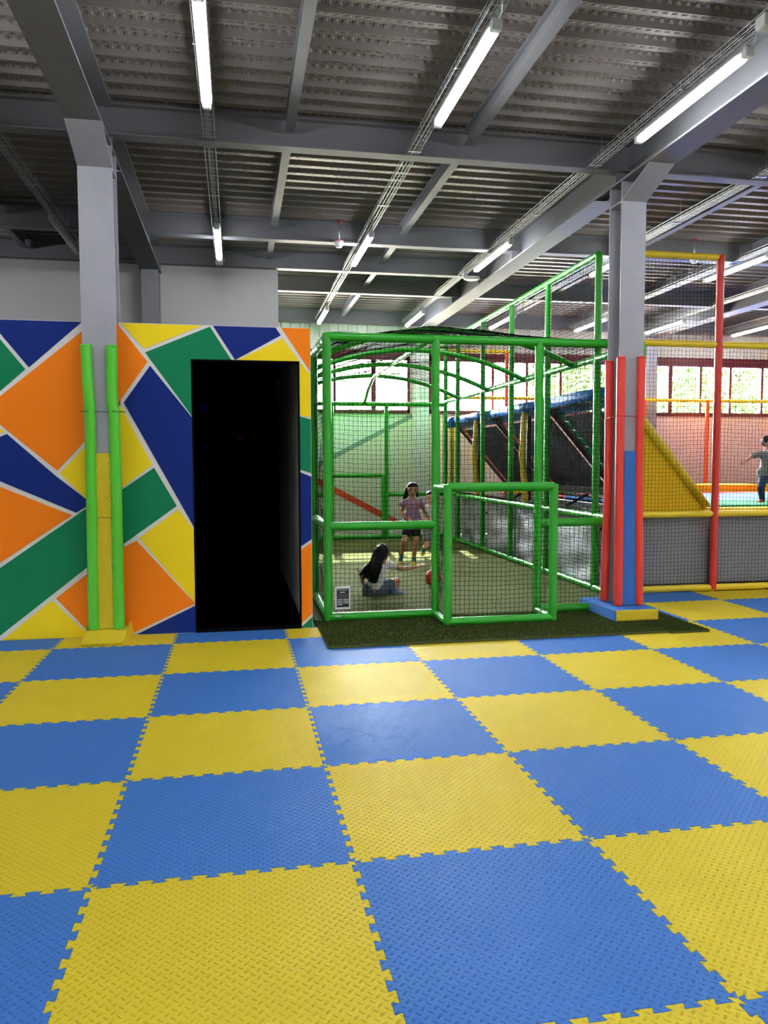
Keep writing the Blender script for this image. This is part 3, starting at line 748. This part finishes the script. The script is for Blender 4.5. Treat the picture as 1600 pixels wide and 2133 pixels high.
for k, (a, b) in enumerate(zip(RY, RY[1:]+[YK])):
    skirt((X1+.10, a+.05, 0), (X1+.10, b-.05, 0), .06, .92, 'vinyl_silver', cage, (1,0,0), .024, k)
# small framed notice tied to the front net
sg = thing('notice_sign', 'small white-framed black notice hung on the lower left cage net', 'sign', (1.575, 4.566, .14))
sgf = MB().bbox(-.075, .075, -.004, .004, 0, .225, .002).build('frame', 'sign_white', sg)
MB().box(-.06, .062, -.0055, -.004, .022, .205).build('panel', 'sign_black', sg)
MB().box(-.052, .052, -.0062, -.0055, .188, .196).build('print_line', 'sign_tan', sg); MB().box(-.027, .022, -.0062, -.0055, .166, .173).build('print_line', 'sign_white', sg)
MB().box(-.05, .05, -.0062, -.0055, .108, .155).build('print_block', 'sign_grey', sg)
for r_ in range(4):
    for c_ in range(2):
        if r_ == 3 and c_ == 1: continue
        xx = -.054 if c_ == 0 else .005; MB().box(xx, xx+.052, -.0062, -.0055, .093-r_*.0165, .100-r_*.0165).build('print_line', 'sign_white', sg)
MB().path([(-.06,0,.2),(-.085,.03,.24)], .0015, 4).build('string', 'net_cord', sg)
sk = tag(MB().bbox(1.5, 1.56, 4.573, 4.577, .062, .076, .001).build('paper_tag', 'sign_white'), 'tiny white paper tag on the bottom rail below the notice', 'tag')

# ================================================================== TRAMPOLINE PARK
park = thing('trampoline_enclosure', 'raised trampoline enclosure with red posts, yellow rails and black netting', 'trampoline', (0, 0, 0))
PY = 5.55; PX = [6.25, 8.6, 10.95, 13.3]
def prail(a, b, m='vinyl_yellow', r=.04): padded('rail', a, b, r, m, park, step=.45)
def ppost(x, y, z0, z1, m='vinyl_red', r=.044): padded('post', (x, y, z0), (x, y, z1), r, m, park)
for z in (.05, .95, 2.975): prail((X1+.08, PY, z), (13.3, PY, z))
prail((X1+.06, PY, 4.0), (6.30, PY, 4.0))
ppost(6.255, PY-.012, .03, 4.02)
for x in PX[1:]: ppost(x, PY-.012, .03, 3.0)
MB().path([(6.25, PY, .0), (6.25, PY, .05)], .03, 10).build('post_foot', 'vinyl_yellow', park)
KY = 12.95
prail((X1+.06, KY, 3.90), (6.28, KY, 3.90)); prail((X1+.06, KY, 2.93), (13.3, KY, 2.93), r=.036); ppost(6.24, KY, .9, 3.92, 'vinyl_orange', .04)
for x in (9.42, 10.95, 13.3): ppost(x, KY-.03, .95, 2.93, 'vinyl_orange', .042)
flat_net(park, (X1+.08, PY+.02, .10), (1,0,0), (0,0,1), 6.21-X1-.08, 2.84, 1, .012, 21)
flat_net(park, (X1+.08, PY+.02, 3.0), (1,0,0), (0,0,1), 6.21-X1-.08, .96, 2, .010, 22)
flat_net(park, (6.29, PY+.02, .10), (1,0,0), (0,0,1), 2.27, 2.84, 1, .014, 23)
flat_net(park, (8.64, PY+.02, .10), (1,0,0), (0,0,1), 2.27, 2.84, 3, .014, 24)
flat_net(park, (6.28, KY, 1.0), (1,0,0), (0,0,1), 6.9, 1.9, 4, .010, 25)
for a, b, k in ((X1+.10, 6.22, 1), (6.29, 8.56, 2), (8.64, 10.9, 3), (11.0, 13.2, 4)):
    skirt((a, PY+.07, 0), (b, PY+.07, 0), .09, .93, 'vinyl_grey', park, (0,1,0), .004, 30+k)
MB().box(6.38, 13.6, 5.75, 13.3, .0, .86).build('platform_base', 'base_black', park)
MB().box(6.30, 6.38, 5.75, 13.3, .0, .90).build('platform_side', 'vinyl_grey', park)
# flat trampolines on the platform
pads = [('yellow', 5.68, 6.02), ('green', 6.62, 7.9), ('blue', 7.9, 10.3), ('red', 10.3, 10.9), ('yellow', 12.3, 13.1)]
lbl = {'yellow': 'yellow', 'green': 'green', 'blue': 'pale blue', 'red': 'red'}
for ci, (xa, xb) in enumerate(((6.4, 8.95), (8.95, 11.4), (11.4, 13.5))):
    where = ['just right of the red post', 'at the right edge of the photo', 'far to the right'][ci]
    ft = thing('flat_trampoline', 'flat trampoline row with black bed and coloured pads ' + where, 'trampoline', (xa, 5.68, .86), 'flat trampolines on the platform')
    MB().box(0, xb-xa-.02, .25, 7.0, .0, .07).build('bed', 'tramp_bed', ft)
    for c, ya, yb in pads: MB().bbox(0, xb-xa-.02, ya-5.68, yb-5.68-.01, .0, .12 if c != 'yellow' else .14, .02).build('edge_pad', 'pad_'+c, ft)
for k, (xa, xb, ya, yb, h) in enumerate(((9.05, 10.9, 10.95, 11.55, .19), (11.42, 12.6, 10.95, 11.55, .19))):
    bt = thing('foam_block', ('long yellow foam block lying on the trampolines behind the boy' if k == 0 else 'long yellow foam block on the trampolines outside the right edge'), 'foam block', (xa, ya, .93), 'yellow foam blocks')
    MB().bbox(0, xb-xa, 0, yb-ya, .0, h, .025).build('block_cover', 'pad_yellow', bt); MB().bbox(.25, .28, -.003, yb-ya+.003, .0, h+.002, .001).build('seam', 'vinyl_yellow', bt)

# sloped trampolines: top edge at x 4.99 z 2.42, bottom edge x 6.22 z 1.02
TOP, BOT = Vector((5.00, 0, 2.40)), Vector((6.22, 0, 1.02))
SD = (BOT-TOP); SL = SD.length; SD = SD.normalized(); SN = Vector((SD.z*-1, 0, SD.x))   # upward normal
if SN.z < 0: SN = -SN
spring_me = MB().path([(0,0,0),(.0,0,.14)], .006, 6).mesh('spring', 'spring')
def on(s_, y, h=0): return TOP + SD*s_ + Vector((0, y, 0)) + SN*h
bays = [(5.72, 7.70, 'green', 'nearest the yellow triangle'), (7.70, 10.18, 'red', 'in the middle of the row'), (10.18, 12.62, 'orange', 'farthest back, by the windows')]
dm = {'green': 'pad_green', 'red': 'vinyl_red', 'orange': 'vinyl_orange'}
for k, (ya, yb, c, wh) in enumerate(bays):
    t = thing('sloped_trampoline', 'sloping black trampoline with blue top roll, %s' % wh, 'trampoline', (5.6, ya, 1.0), 'sloped trampolines beside the cage')
    T_ = Matrix.Translation(-Vector(t.location))
    def B(nm, mb, m, sm=False): o_ = mb.build(nm, m, t, sm); o_.matrix_parent_inverse = T_; return o_
    def sl(s0, s1, y0, y1, h0, h1):
        V = [on(s0,y0,h0), on(s1,y0,h0), on(s1,y1,h0), on(s0,y1,h0), on(s0,y0,h1), on(s1,y0,h1), on(s1,y1,h1), on(s0,y1,h1)]
        return MB().add(V, [(0,3,2,1),(4,5,6,7),(0,1,5,4),(1,2,6,5),(2,3,7,6),(3,0,4,7)])
    B('bed', sl(.24, SL-.22, ya+.26, yb-.24, .0, .006), 'tramp_bed')
    for y in (ya+.05, yb-.05): B('side_frame', MB().path([on(.0, y, -.02), on(SL, y, -.02)], .026, 8), 'black_frame')
    B('side_frame', sl(0, SL, yb-.10, yb-.03, -.03, 0), 'black_frame'); B('side_frame', sl(0, SL, ya+.03, ya+.10, -.03, 0), 'black_frame')
    B('top_frame', MB().path([on(.04, ya, -.02), on(.04, yb, -.02)], .026, 8), 'black_frame'); B('bottom_frame', MB().path([on(SL-.02, ya, -.02), on(SL-.02, yb, -.02)], .03, 8), 'black_frame')
    B('top_roll', MB().path([on(.0, ya+.01, .03), on(.0, (ya+yb)/2, .04), on(.0, yb-.01, .03)], [.075,.085,.075], 14), 'vinyl_blue', True)
    B('top_pad', sl(.05, .22, ya+.02, yb-.02, .03, .06), 'vinyl_blue')
    B('divider_pad', sl(.1, SL-.05, yb-.07, yb+.11, .03, .07), dm[c])
    B('divider_pad', sl(.1, SL-.05, ya-.02, ya+.06, .03, .07), dm[{'green': 'green', 'red': 'green', 'orange': 'red'}[c]])
    B('bottom_pad', sl(SL-.2, SL-.02, ya+.02, yb-.02, .03, .06), 'black_frame')
    n = int((yb-ya-.5)/.085)
    for e, (s0, dirv) in enumerate(((.06, 1), (SL-.04, -1))):
        for i in range(n):
            o_ = obj('spring', spring_me, t); o_.matrix_parent_inverse = T_
            d = (SD*dirv).lerp(Vector((0,1,0)), .25).normalized(); p = on(s0, ya+.27+i*.085, -.005)
            o_.matrix_world = Matrix.Identity(4); q = d.to_track_quat('Z', 'X'); o_.rotation_mode = 'QUATERNION'; o_.rotation_quaternion = q; o_.location = p; o_.scale = (1,1,1.35)
    ns = int((SL-.5)/.16)
    for y, dv in ((yb-.04, -1), (ya+.04, 1)):
        for i in range(ns):
            o_ = obj('spring', spring_me, t); o_.matrix_parent_inverse = T_
            d = Vector((0,dv,0)).lerp(SD, .15).normalized(); o_.rotation_mode = 'QUATERNION'; o_.rotation_quaternion = d.to_track_quat('Z', 'X'); o_.location = on(.3+i*.16, y, -.005); o_.scale = (1,1,1.3)
    yp = [6.4, 8.62, 11.12][k]
    if k: B('support_post', MB().path([(5.05, yp, .60), (5.03, yp+.02, 1.0), (4.98, yp+.05, 1.7), (5.0, yp+.02, 2.36)], [.05,.052,.052,.046], 12), 'vinyl_yellow', True)
    if k: B('support_strap', MB().box(5.06, 5.13, yp+.05, yp+.10, .5, 2.3), 'black_frame')
    B('brace', MB().path([on(SL-.1, ya+1.0, -.04), (5.1, ya+1.0, .55)], .022, 6), 'black_frame')
    B('lower_beam', MB().box(5.02, 5.08, ya, yb, .90, .97), 'black_frame')
tag(padded('yellow_pole', (5.03, 12.9, .5), (5.03, 12.9, 2.38), .05, 'vinyl_yellow', None, step=.12), 'yellow knobbly padded pole at the far end of the slopes', 'pole')
tag(padded('blue_cushion', (4.97, 12.55, 2.40), (5.05, 13.2, 2.40), .11, 'vinyl_blue', None, step=.3), 'blue rounded cushion on the far end of the sloped trampolines', 'cushion')
tp = thing('side_panel', 'large yellow triangular vinyl panel closing the end of the slopes', 'foam panel', (5.55, 5.66, .97))
o = Vector((5.55, 0, .97))
tri = [(4.92, .97), (4.92, 2.46), (5.0, 2.44), (6.20, 1.02), (6.20, .97)]
MB().prism_xz([(x-o.x, z-o.z) for x, z in tri], -.02, .03).build('panel', 'pad_yellow', tp)
MB().path([(5.02-o.x, -.01, 2.44-o.z), (5.6-o.x, -.01, 1.765-o.z), (6.20-o.x, -.01, 1.04-o.z)], [.058,.062,.058], 14).build('edge_roll', 'vinyl_yellow', tp, smooth=True)
MB().path([(4.95-o.x, -.022, 2.40-o.z), (5.5-o.x, -.022, 1.755-o.z), (6.12-o.x, -.022, 1.02-o.z)], .006, 6).build('edge_seam', 'sock_yellow', tp)
MB().box(-.63, .65, -.02, .03, -.9, 0).build('lower_board', 'vinyl_grey', tp)

# ================================================================== BALL
ball = thing('basketball', 'orange-red ball on the turf in front of the reaching girl', 'ball', (3.0, 6.54, .018))
rb = .105
MB().ell((0,0,rb), rb, rb, rb, n=28, m=18).build('ball_skin', 'ball_red', ball, smooth=True)
for nrm in (Vector((1,0,.2)), Vector((0,1,.3)), Vector((.3,-.2,1))):
    nrm.normalize(); a = nrm.orthogonal().normalized(); b = nrm.cross(a)
    MB().path([Vector((0,0,rb))+(a*math.cos(q)+b*math.sin(q))*rb for q in [k/32*2*math.pi for k in range(33)]], .0022, 4, caps=False).build('seam', 'ball_line', ball)
# ================================================================== CHILDREN
def remeshed(mb, name, m, parent, vox=.006, smooth=6):
    o = mb.build(name, m, parent, smooth=True)
    r = o.modifiers.new('skin', 'REMESH'); r.mode = 'VOXEL'; r.voxel_size = vox; r.use_smooth_shade = True
    s_ = o.modifiers.new('soften', 'SMOOTH'); s_.iterations = smooth; s_.factor = .5
    return o
def hand(mb, wrist, d, up, s, curl=.35, flip=1):
    """palm and five fingers; d = direction of the hand, up = back of the hand"""
    d = Vector(d).normalized(); up = Vector(up); up = (up - d*up.dot(d)).normalized(); side = d.cross(up)*flip
    w_ = Vector(wrist); palm = w_ + d*.055*s
    R_ = Matrix((side, d, up)).transposed()
    mb.ell(palm - d*.008*s, .030*s, .040*s, .014*s, R_)
    for k, (off, ln) in enumerate(((-.024, .048), (-.008, .058), (.008, .055), (.023, .043))):
        p = palm + d*.024*s + side*off*s; q = p + (d*math.cos(curl*.4) - up*math.sin(curl*.4) + side*off*3)*ln*.5*s; e = q + (d*math.cos(curl*1.5) - up*math.sin(curl*1.5) + side*off*3)*ln*.55*s
        mb.cap(p, q, .0085*s, .0078*s, 8, 2); mb.cap(q, e, .0078*s, .0066*s, 8, 2)
    p = palm - side*.024*s - d*.014*s; q = p + (d*.6 - side*.75)*.034*s; e = q + (d*.9 - side*.25)*.030*s
    mb.cap(p, q, .0105*s, .009*s, 8, 2); mb.cap(q, e, .009*s, .0075*s, 8, 2)
def foot(mb, ankle, toe, s, fat=1.0):
    a, t = Vector(ankle), Vector(toe); d = (t-a).normalized()
    heel = a - Vector((0,0,1))*.02*s - d*.015*s
    mb.cap(a, heel, .030*s*fat, .030*s*fat, 10, 3); mb.cap(heel, a.lerp(t, .62), .030*s*fat, .031*s*fat, 10, 3); mb.cap(a.lerp(t, .55), t, .033*s*fat, .023*s*fat, 10, 3)
def head(mb, c, fwd, up, s):
    """skull, jaw, nose, ears; s = half head height"""
    f = Vector(fwd).normalized(); u = Vector(up); u = (u - f*u.dot(f)).normalized(); sd = f.cross(u); R_ = Matrix((sd, f, u)).transposed(); c = Vector(c)
    mb.ell(c + u*.10*s, .76*s, .92*s, .90*s, R_); mb.ell(c - u*.42*s + f*.26*s, .56*s, .56*s, .56*s, R_)
    mb.cap(c + f*.86*s + u*.02*s, c + f*1.02*s - u*.16*s, .08*s, .13*s, 8, 3)
    for e in (-1, 1): mb.ell(c + sd*e*.76*s - f*.02*s - u*.06*s, .09*s, .17*s, .24*s, R_, 10, 6)
    return f, u, sd, R_
def face(t, c, f, u, sd, R_, s):
    c = Vector(c)
    for e in (-1, 1):
        MB().ell(c + f*.83*s + sd*e*.31*s + u*.04*s, .115*s, .06*s, .065*s, R_, 10, 6).build('eye', 'eye_dark', t, True)
        MB().cap(c + f*.86*s + sd*e*.17*s + u*.25*s, c + f*.76*s + sd*e*.46*s + u*.24*s, .03*s, .022*s, 6, 2).build('eyebrow', 'hair_black', t, True)
    MB().path([c + f*.80*s - sd*.20*s - u*.47*s, c + f*.87*s - u*.52*s, c + f*.80*s + sd*.20*s - u*.47*s], [.03*s,.05*s,.03*s], 6).build('mouth', 'lip', t, True)

# ---- running girl in mauve top
gy = 8.67
base = at(848, 1177, gy); base.z = .018
def G(px, py, dy=0): p = at(px, py, gy+dy); return p - base
t = thing('person', 'child in mauve frilled top and black shorts running towards the ball', 'person', base)
hc = G(859.5, 1020); hs = .112
bd = MB(); fwd = Vector((-.18, -1, -.12)); f_, u_, s_, R_ = head(bd, hc, fwd, (0,.05,1), hs)
neck = G(859, 1038); sh = [G(843, 1046), G(875, 1045)]; hip = [G(851, 1098), G(866, 1097)]
bd.cap(hc - Vector((0,0,.05)), neck, .040, .044); bd.cap(neck, G(859, 1046), .05, .07); bd.cap(G(852, 1052), G(866, 1052), .075, .075); bd.cap(G(859, 1055), G(859, 1075), .088, .080); bd.cap(G(853, 1092), G(864, 1092), .078, .078); bd.cap(G(859, 1075), G(859, 1092), .08, .085)
el0, wr0 = G(836.5, 1067, .04), G(843, 1078, -.07); el1, wr1 = G(883, 1063, .08), G(891, 1076, .10)
for a, b, c in ((sh[0], el0, wr0), (sh[1], el1, wr1)): bd.cap(a, b, .036, .029); bd.cap(b, c, .030, .021)
hand(bd, wr0, G(852, 1081, -.12)-wr0, (-.3,-.5,.8), 1.0, .5, 1); hand(bd, wr1, (.5,.2,-.8), (.7,-.3,.5), 1.0, .6, -1)
kn = [G(842, 1128, -.10), G(866.5, 1127, -.05)]; an = [G(836, 1156, .02), G(862.5, 1160, .03)]; to = [G(833, 1175, -.06), G(861, 1175.5, -.06)]
for i in (0, 1): bd.cap(hip[i], kn[i], .066, .046); bd.cap(kn[i], kn[i].lerp(an[i], .35), .045, .044); bd.cap(kn[i].lerp(an[i], .3), an[i], .044, .028); foot(bd, an[i], to[i], .95)
remeshed(bd, 'body', 'skin', t)
face(t, hc, f_, u_, s_, R_, hs)
tp_ = MB(); tp_.cap(G(853, 1050), G(866, 1050), .080, .080); tp_.cap(G(859, 1053), G(859, 1075), .098, .098); tp_.cap(G(852, 1085), G(866, 1085), .095, .095); tp_.cap(G(855, 1072), G(864, 1072), .09, .09)
for i, sg_ in ((0, -1), (1, 1)):
    tp_.cap(sh[i], sh[i]+Vector((sg_*.02, 0, -.03)), .050, .048)
remeshed(tp_, 'top', 'tee_mauve', t)
fr = MB()
for i, sg_ in ((0, -1), (1, 1)):
    for k in range(7):
        q = k/6*2.6-1.3; c = sh[i]+Vector((sg_*(.050+.012*(k % 2)), math.sin(q)*.05, -.02-.02*abs(math.sin(q)))); fr.ell(c, .018, .016, .034, None, 8, 6)
remeshed(fr, 'sleeve_frill', 'tee_mauve', t)
so = MB(); so.cap(G(853, 1094), G(864, 1094), .094, .094)
for i in (0, 1): so.cap(hip[i], hip[i].lerp(kn[i], .42), .084, .078)
remeshed(so, 'shorts', 'shorts_black', t)
hr = MB(); hr.ell(hc + u_*.16*hs - f_*.16*hs, .84*hs, .92*hs, .92*hs, R_); hr.ell(hc + u_*.62*hs + f_*.32*hs, .66*hs, .52*hs, .42*hs, R_)
hr.cap(hc - s_*.0 + Vector((-.075, .03, .0)), G(845, 1034, .05), .040, .034); hr.cap(G(846, 1030, .05), G(840.5, 1040, .06), .036, .020); hr.cap(hc+Vector((.075, .05, 0)), G(869, 1033, .05), .030, .022)
remeshed(hr, 'hair', 'hair_black', t)
for i in (0, 1):
    k1 = MB(); foot(k1, an[i], to[i], .95, 1.14); remeshed(k1, 'sock', 'sock_teal', t, .005)
    k2 = MB(); k2.cap(an[i].lerp(to[i], .80), to[i], .031, .026); remeshed(k2, 'sock_toe', 'sock_yellow', t, .005, 2)
    k3 = MB(); k3.cap(an[i]+Vector((0,0,.015)), an[i]+Vector((0,0,.03)), .035, .035); remeshed(k3, 'sock_cuff', 'sock_red' if i == 0 else 'sock_yellow', t, .005, 2)
# ---- boy behind her
gy = 9.25; base = at(896, 1166, gy); base.z = .018
t = thing('person', 'child in pale grey T-shirt and shorts running behind the green post', 'person', base)
hc = G(897.5, 1036); hs = .108; bd = MB(); fwd = Vector((-.1, -1, -.1)); f_, u_, s_, R_ = head(bd, hc, fwd, (0,.05,1), hs)
neck = G(897.5, 1050); sh = [G(884, 1058), G(911, 1058)]; hip = [G(889, 1102), G(903, 1102)]
bd.cap(hc - Vector((0,0,.05)), neck, .042, .046); bd.cap(neck, G(897.5, 1060), .05, .075); bd.cap(G(891, 1064), G(904, 1064), .078, .078); bd.cap(G(897.5, 1066), G(897.5, 1090), .09, .088); bd.cap(G(891, 1100), G(903, 1100), .08, .08)
el0, wr0 = G(881, 1076, .05), G(890, 1084, -.08); el1, wr1 = G(916, 1078, .06), G(910, 1090, -.06)
for a, b, c in ((sh[0], el0, wr0), (sh[1], el1, wr1)): bd.cap(a, b, .038, .031); bd.cap(b, c, .031, .022)
hand(bd, wr0, (.5,-.6,.1), (-.3,-.3,.8), 1.0, .7, 1); hand(bd, wr1, (-.5,-.6,.1), (.3,-.3,.8), 1.0, .7, -1)
kn = [G(890, 1134, -.08), G(905, 1132, -.12)]; an = [G(884, 1139, .16), G(904, 1158, -.02)]; to = [G(880.5, 1155, .20), G(904, 1165, -.16)]
for i in (0, 1): bd.cap(hip[i], kn[i], .07, .05); bd.cap(kn[i], an[i], .047, .031); foot(bd, an[i], to[i], .95)
remeshed(bd, 'body', 'skin_light', t); face(t, hc, f_, u_, s_, R_, hs)
tp_ = MB(); tp_.cap(G(890, 1062), G(905, 1062), .085, .085); tp_.cap(G(897.5, 1066), G(897.5, 1086), .104, .106); tp_.cap(G(891, 1094), G(904, 1094), .10, .10)
for i, e_ in ((0, el0), (1, el1)): tp_.cap(sh[i], sh[i].lerp(e_, .65), .052, .056)
remeshed(tp_, 'shirt', 'tee_grey', t)
so = MB(); so.cap(G(891, 1104), G(903, 1104), .094, .094)
for i in (0, 1): so.cap(hip[i], hip[i].lerp(kn[i], .62), .088, .082)
remeshed(so, 'shorts', 'shorts_grey', t)
hr = MB(); hr.ell(hc + u_*.18*hs - f_*.14*hs, .83*hs, .90*hs, .90*hs, R_); hr.ell(hc + u_*.66*hs + f_*.34*hs, .62*hs, .46*hs, .34*hs, R_); remeshed(hr, 'hair', 'hair_brown', t)
for i in (0, 1):
    k1 = MB(); foot(k1, an[i], to[i], .95, 1.14); remeshed(k1, 'sock', 'sock_teal', t, .005)
    k2 = MB(); k2.cap(an[i].lerp(to[i], .70), to[i], .035, .028); remeshed(k2, 'sock_toe', 'sock_yellow', t, .005, 2)
# ---- seated girl seen from behind
gy = 6.08; base = at(782, 1241, gy); base.z = .018
t = thing('person', 'child with long dark hair sitting on the turf, arm stretched towards the ball', 'person', base)
hc = G(797, 1152, .0); hs = .098; bd = MB(); fwd = Vector((.80, .55, -.18)); f_, u_, s_, R_ = head(bd, hc, fwd, (.15,0,1), hs)
neck = G(795, 1168); chest = G(789, 1184, .02); belly = G(783, 1208); pel = G(779, 1226)
bd.cap(hc - Vector((0,0,.05)), neck, .040, .044); bd.cap(neck, chest, .05, .082); bd.cap(chest, belly, .088, .080); bd.cap(belly, pel, .082, .094)
sh = [G(774, 1179, .02), G(806, 1176, .03)]; bd.cap(sh[0], sh[1], .046, .046)
el1, wr1 = G(838, 1185, .10), G(866, 1181.5, .20); el0, wr0 = G(752, 1194, -.02), G(756, 1214, .03)
for a, b, c in ((sh[0], el0, wr0), (sh[1], el1, wr1)): bd.cap(a, b, .036, .030); bd.cap(b, c, .030, .021)
hand(bd, wr1, G(886, 1173, .26)-wr1, (0,-.3,.9), 1.05, .15, 1); hand(bd, wr0, (.3,.1,-.9), (-.9,0,-.2), .95, .3, -1)
hip = [G(772, 1229, .04), G(787, 1229, .02)]; kn = [G(790, 1226, .34), G(825, 1211, .16)]; an = [G(806, 1238.5, .10), G(821, 1236, .04)]; to = [G(822, 1240, .02), G(845, 1238, .0)]
for i in (0, 1): bd.cap(hip[i], kn[i], .078, .054); bd.cap(kn[i], an[i], .052, .033); foot(bd, an[i], to[i], .95)
remeshed(bd, 'body', 'skin', t); face(t, hc, f_, u_, s_, R_, hs)
tp_ = MB(); tp_.cap(sh[0], sh[1], .056, .056); tp_.cap(chest, belly, .100, .094); tp_.cap(belly, G(781, 1219), .094, .100)
tp_.cap(sh[1], sh[1].lerp(el1, .34), .054, .054); tp_.cap(sh[0], sh[0].lerp(el0, .5), .052, .052); remeshed(tp_, 'shirt', 'tee_white', t)
so = MB(); so.cap(G(772, 1229, .02), G(788, 1229, .01), .104, .104); so.cap(hip[0], hip[0].lerp(kn[0], .55), .092, .086); so.cap(hip[1], hip[1].lerp(kn[1], .58), .092, .084)
remeshed(so, 'shorts', 'denim', t)
hr = MB(); hr.ell(hc + u_*.16*hs - f_*.22*hs, .90*hs, .90*hs, .98*hs, R_)
hr.cap(G(792, 1150, -.05), G(784, 1172, -.10), .082, .078); hr.cap(G(784, 1172, -.10), G(777, 1196, -.12), .076, .066); hr.cap(G(777, 1196, -.12), G(776, 1209, -.11), .062, .034)
hr.cap(G(780, 1172, -.10), G(764, 1184, -.08), .050, .036); hr.cap(G(764, 1184, -.08), G(751, 1197, -.06), .034, .014); hr.cap(G(790, 1180, -.10), G(785, 1200, -.11), .040, .024)
hr.cap(G(772, 1180, -.11), G(766, 1203, -.10), .040, .022); hr.cap(G(786, 1186, -.12), G(781, 1212, -.12), .040, .020); hr.cap(G(766, 1190, -.08), G(757, 1206, -.06), .030, .012)
remeshed(hr, 'hair', 'hair_black', t, .005, 4)
lk = MB()
for k in range(26):
    rnd = random.Random(k); x = 766+rnd.uniform(0, 22); lk.path([G(x+8, 1165+rnd.uniform(-6,6), -.17), G(x+3, 1188, -.185), G(x, 1212+rnd.uniform(-6,3), -.15)], [.006,.006,.002], 5)
lk.path([G(757,1188,-.08), G(747,1190,-.06), G(742.5,1185,-.06), G(744,1183,-.05)], .004, 5)
lk.build('hair_strands', 'hair_black', t, smooth=True)
for i in (0, 1):
    k1 = MB(); k1.cap(an[i]+Vector((-.01,0,.04)), an[i], .040, .038); foot(k1, an[i], to[i], .95, 1.16); remeshed(k1, 'sock', 'sock_blue', t, .005)
MB().path([wr1.lerp(el1, .12)+Vector((math.cos(k/10*6.283)*.004, math.cos(k/10*6.283)*.024, math.sin(k/10*6.283)*.024)) for k in range(11)], .006, 6, caps=False).build('wristband', 'sock_yellow', t, True)
# ---- boy in checked shirt on the trampolines
gy = 7.30; base = at(1597, 1050, gy); base.z = .98
t = thing('person', 'child in checked grey shirt and jeans balancing on the trampoline at the right edge', 'person', base)
hc = G(1600, 922); hs = .096; bd = MB(); fwd = Vector((.35, -1, -.15)); f_, u_, s_, R_ = head(bd, hc, fwd, (0,0,1), hs)
neck = G(1599, 937); sh = [G(1584, 945), G(1614, 945)]; hip = [G(1591, 994), G(1605, 994)]
bd.cap(hc - Vector((0,0,.05)), neck, .036, .04); bd.cap(neck, G(1599, 948), .045, .066); bd.cap(G(1592, 952), G(1606, 952), .064, .064); bd.cap(G(1599, 955), G(1598, 985), .076, .08); bd.cap(G(1592, 993), G(1605, 993), .07, .07)
el0, wr0 = G(1566, 951, -.02), G(1554, 960, -.06); el1, wr1 = G(1632, 952, .0), G(1644, 962, -.05)
for a, b, c in ((sh[0], el0, wr0), (sh[1], el1, wr1)): bd.cap(a, b, .033, .028); bd.cap(b, c, .027, .019)
hand(bd, wr0, (-.8,-.2,-.35), (0,-.3,.9), .8, .4, -1); hand(bd, wr1, (.8,-.2,-.35), (0,-.3,.9), .8, .4, 1)
kn = [G(1585, 1016, -.08), G(1609, 1017, -.04)]; an = [G(1588, 1041, .0), G(1606, 1042, .03)]; to = [G(1581, 1047.5, -.09), G(1610, 1048, -.09)]
for i in (0, 1): bd.cap(hip[i], kn[i], .055, .042); bd.cap(kn[i], an[i], .04, .026); foot(bd, an[i], to[i], .8)
remeshed(bd, 'body', 'skin', t, .005); face(t, hc, f_, u_, s_, R_, hs)
tp_ = MB(); tp_.cap(G(1591, 949), G(1607, 949), .072, .072); tp_.cap(G(1599, 954), G(1598, 974), .092, .105); tp_.cap(G(1590, 984), G(1607, 984), .092, .092); tp_.cap(sh[0], sh[0].lerp(el0, .8), .05, .046); tp_.cap(sh[1], sh[1].lerp(el1, .8), .05, .046)
remeshed(tp_, 'shirt', 'plaid', t, .005); MB().path([neck+Vector((math.cos(k/10*6.283)*.048, math.sin(k/10*6.283)*.048, -.012+.006*math.sin(k))) for k in range(11)], .011, 6, caps=False).build('collar', 'tee_white', t, True)
so = MB(); so.cap(G(1592, 994), G(1605, 994), .082, .082)
for i in (0, 1): so.cap(hip[i], kn[i], .068, .056); so.cap(kn[i], an[i], .055, .042)
remeshed(so, 'jeans', 'jeans', t, .005)
hr = MB(); hr.ell(hc + u_*.20*hs - f_*.16*hs, .85*hs, .90*hs, .90*hs, R_); hr.ell(hc + u_*.64*hs + f_*.3*hs, .66*hs, .5*hs, .36*hs, R_); remeshed(hr, 'hair', 'hair_black', t, .005)
for i in (0, 1):
    k1 = MB(); foot(k1, an[i], to[i], .8, 1.16); remeshed(k1, 'sock', 'sock_red', t, .005)
# small pieces sit under the part they belong to
OWN = {'eye': 'body', 'eyebrow': 'body', 'mouth': 'body', 'sleeve_frill': 'top', 'collar': 'shirt', 'hair_strands': 'hair', 'wristband': 'body', 'print_line': 'panel', 'print_block': 'panel', 'panel': None, 'seam': 'ball_skin', 'tube_hole': 'foam_sleeve'}
for root in [o for o in COL.objects if o.parent is None and o.name.split('.')[0] in ('person', 'notice_sign', 'basketball', 'foam_tube')]:
    kids = {c.name.split('.')[0]: c for c in root.children}
    for c in list(root.children):
        k = OWN.get(c.name.split('.')[0])
        if k and k in kids: c.parent = kids[k]
    socks = [c for c in root.children if c.name.split('.')[0] == 'sock']
    toes = [c for c in root.children if c.name.split('.')[0] == 'sock_toe']; cuffs = [c for c in root.children if c.name.split('.')[0] == 'sock_cuff']
    for grp in (toes, cuffs):
        for a, b in zip(grp, socks): a.parent = b
bpy.context.view_layer.update()
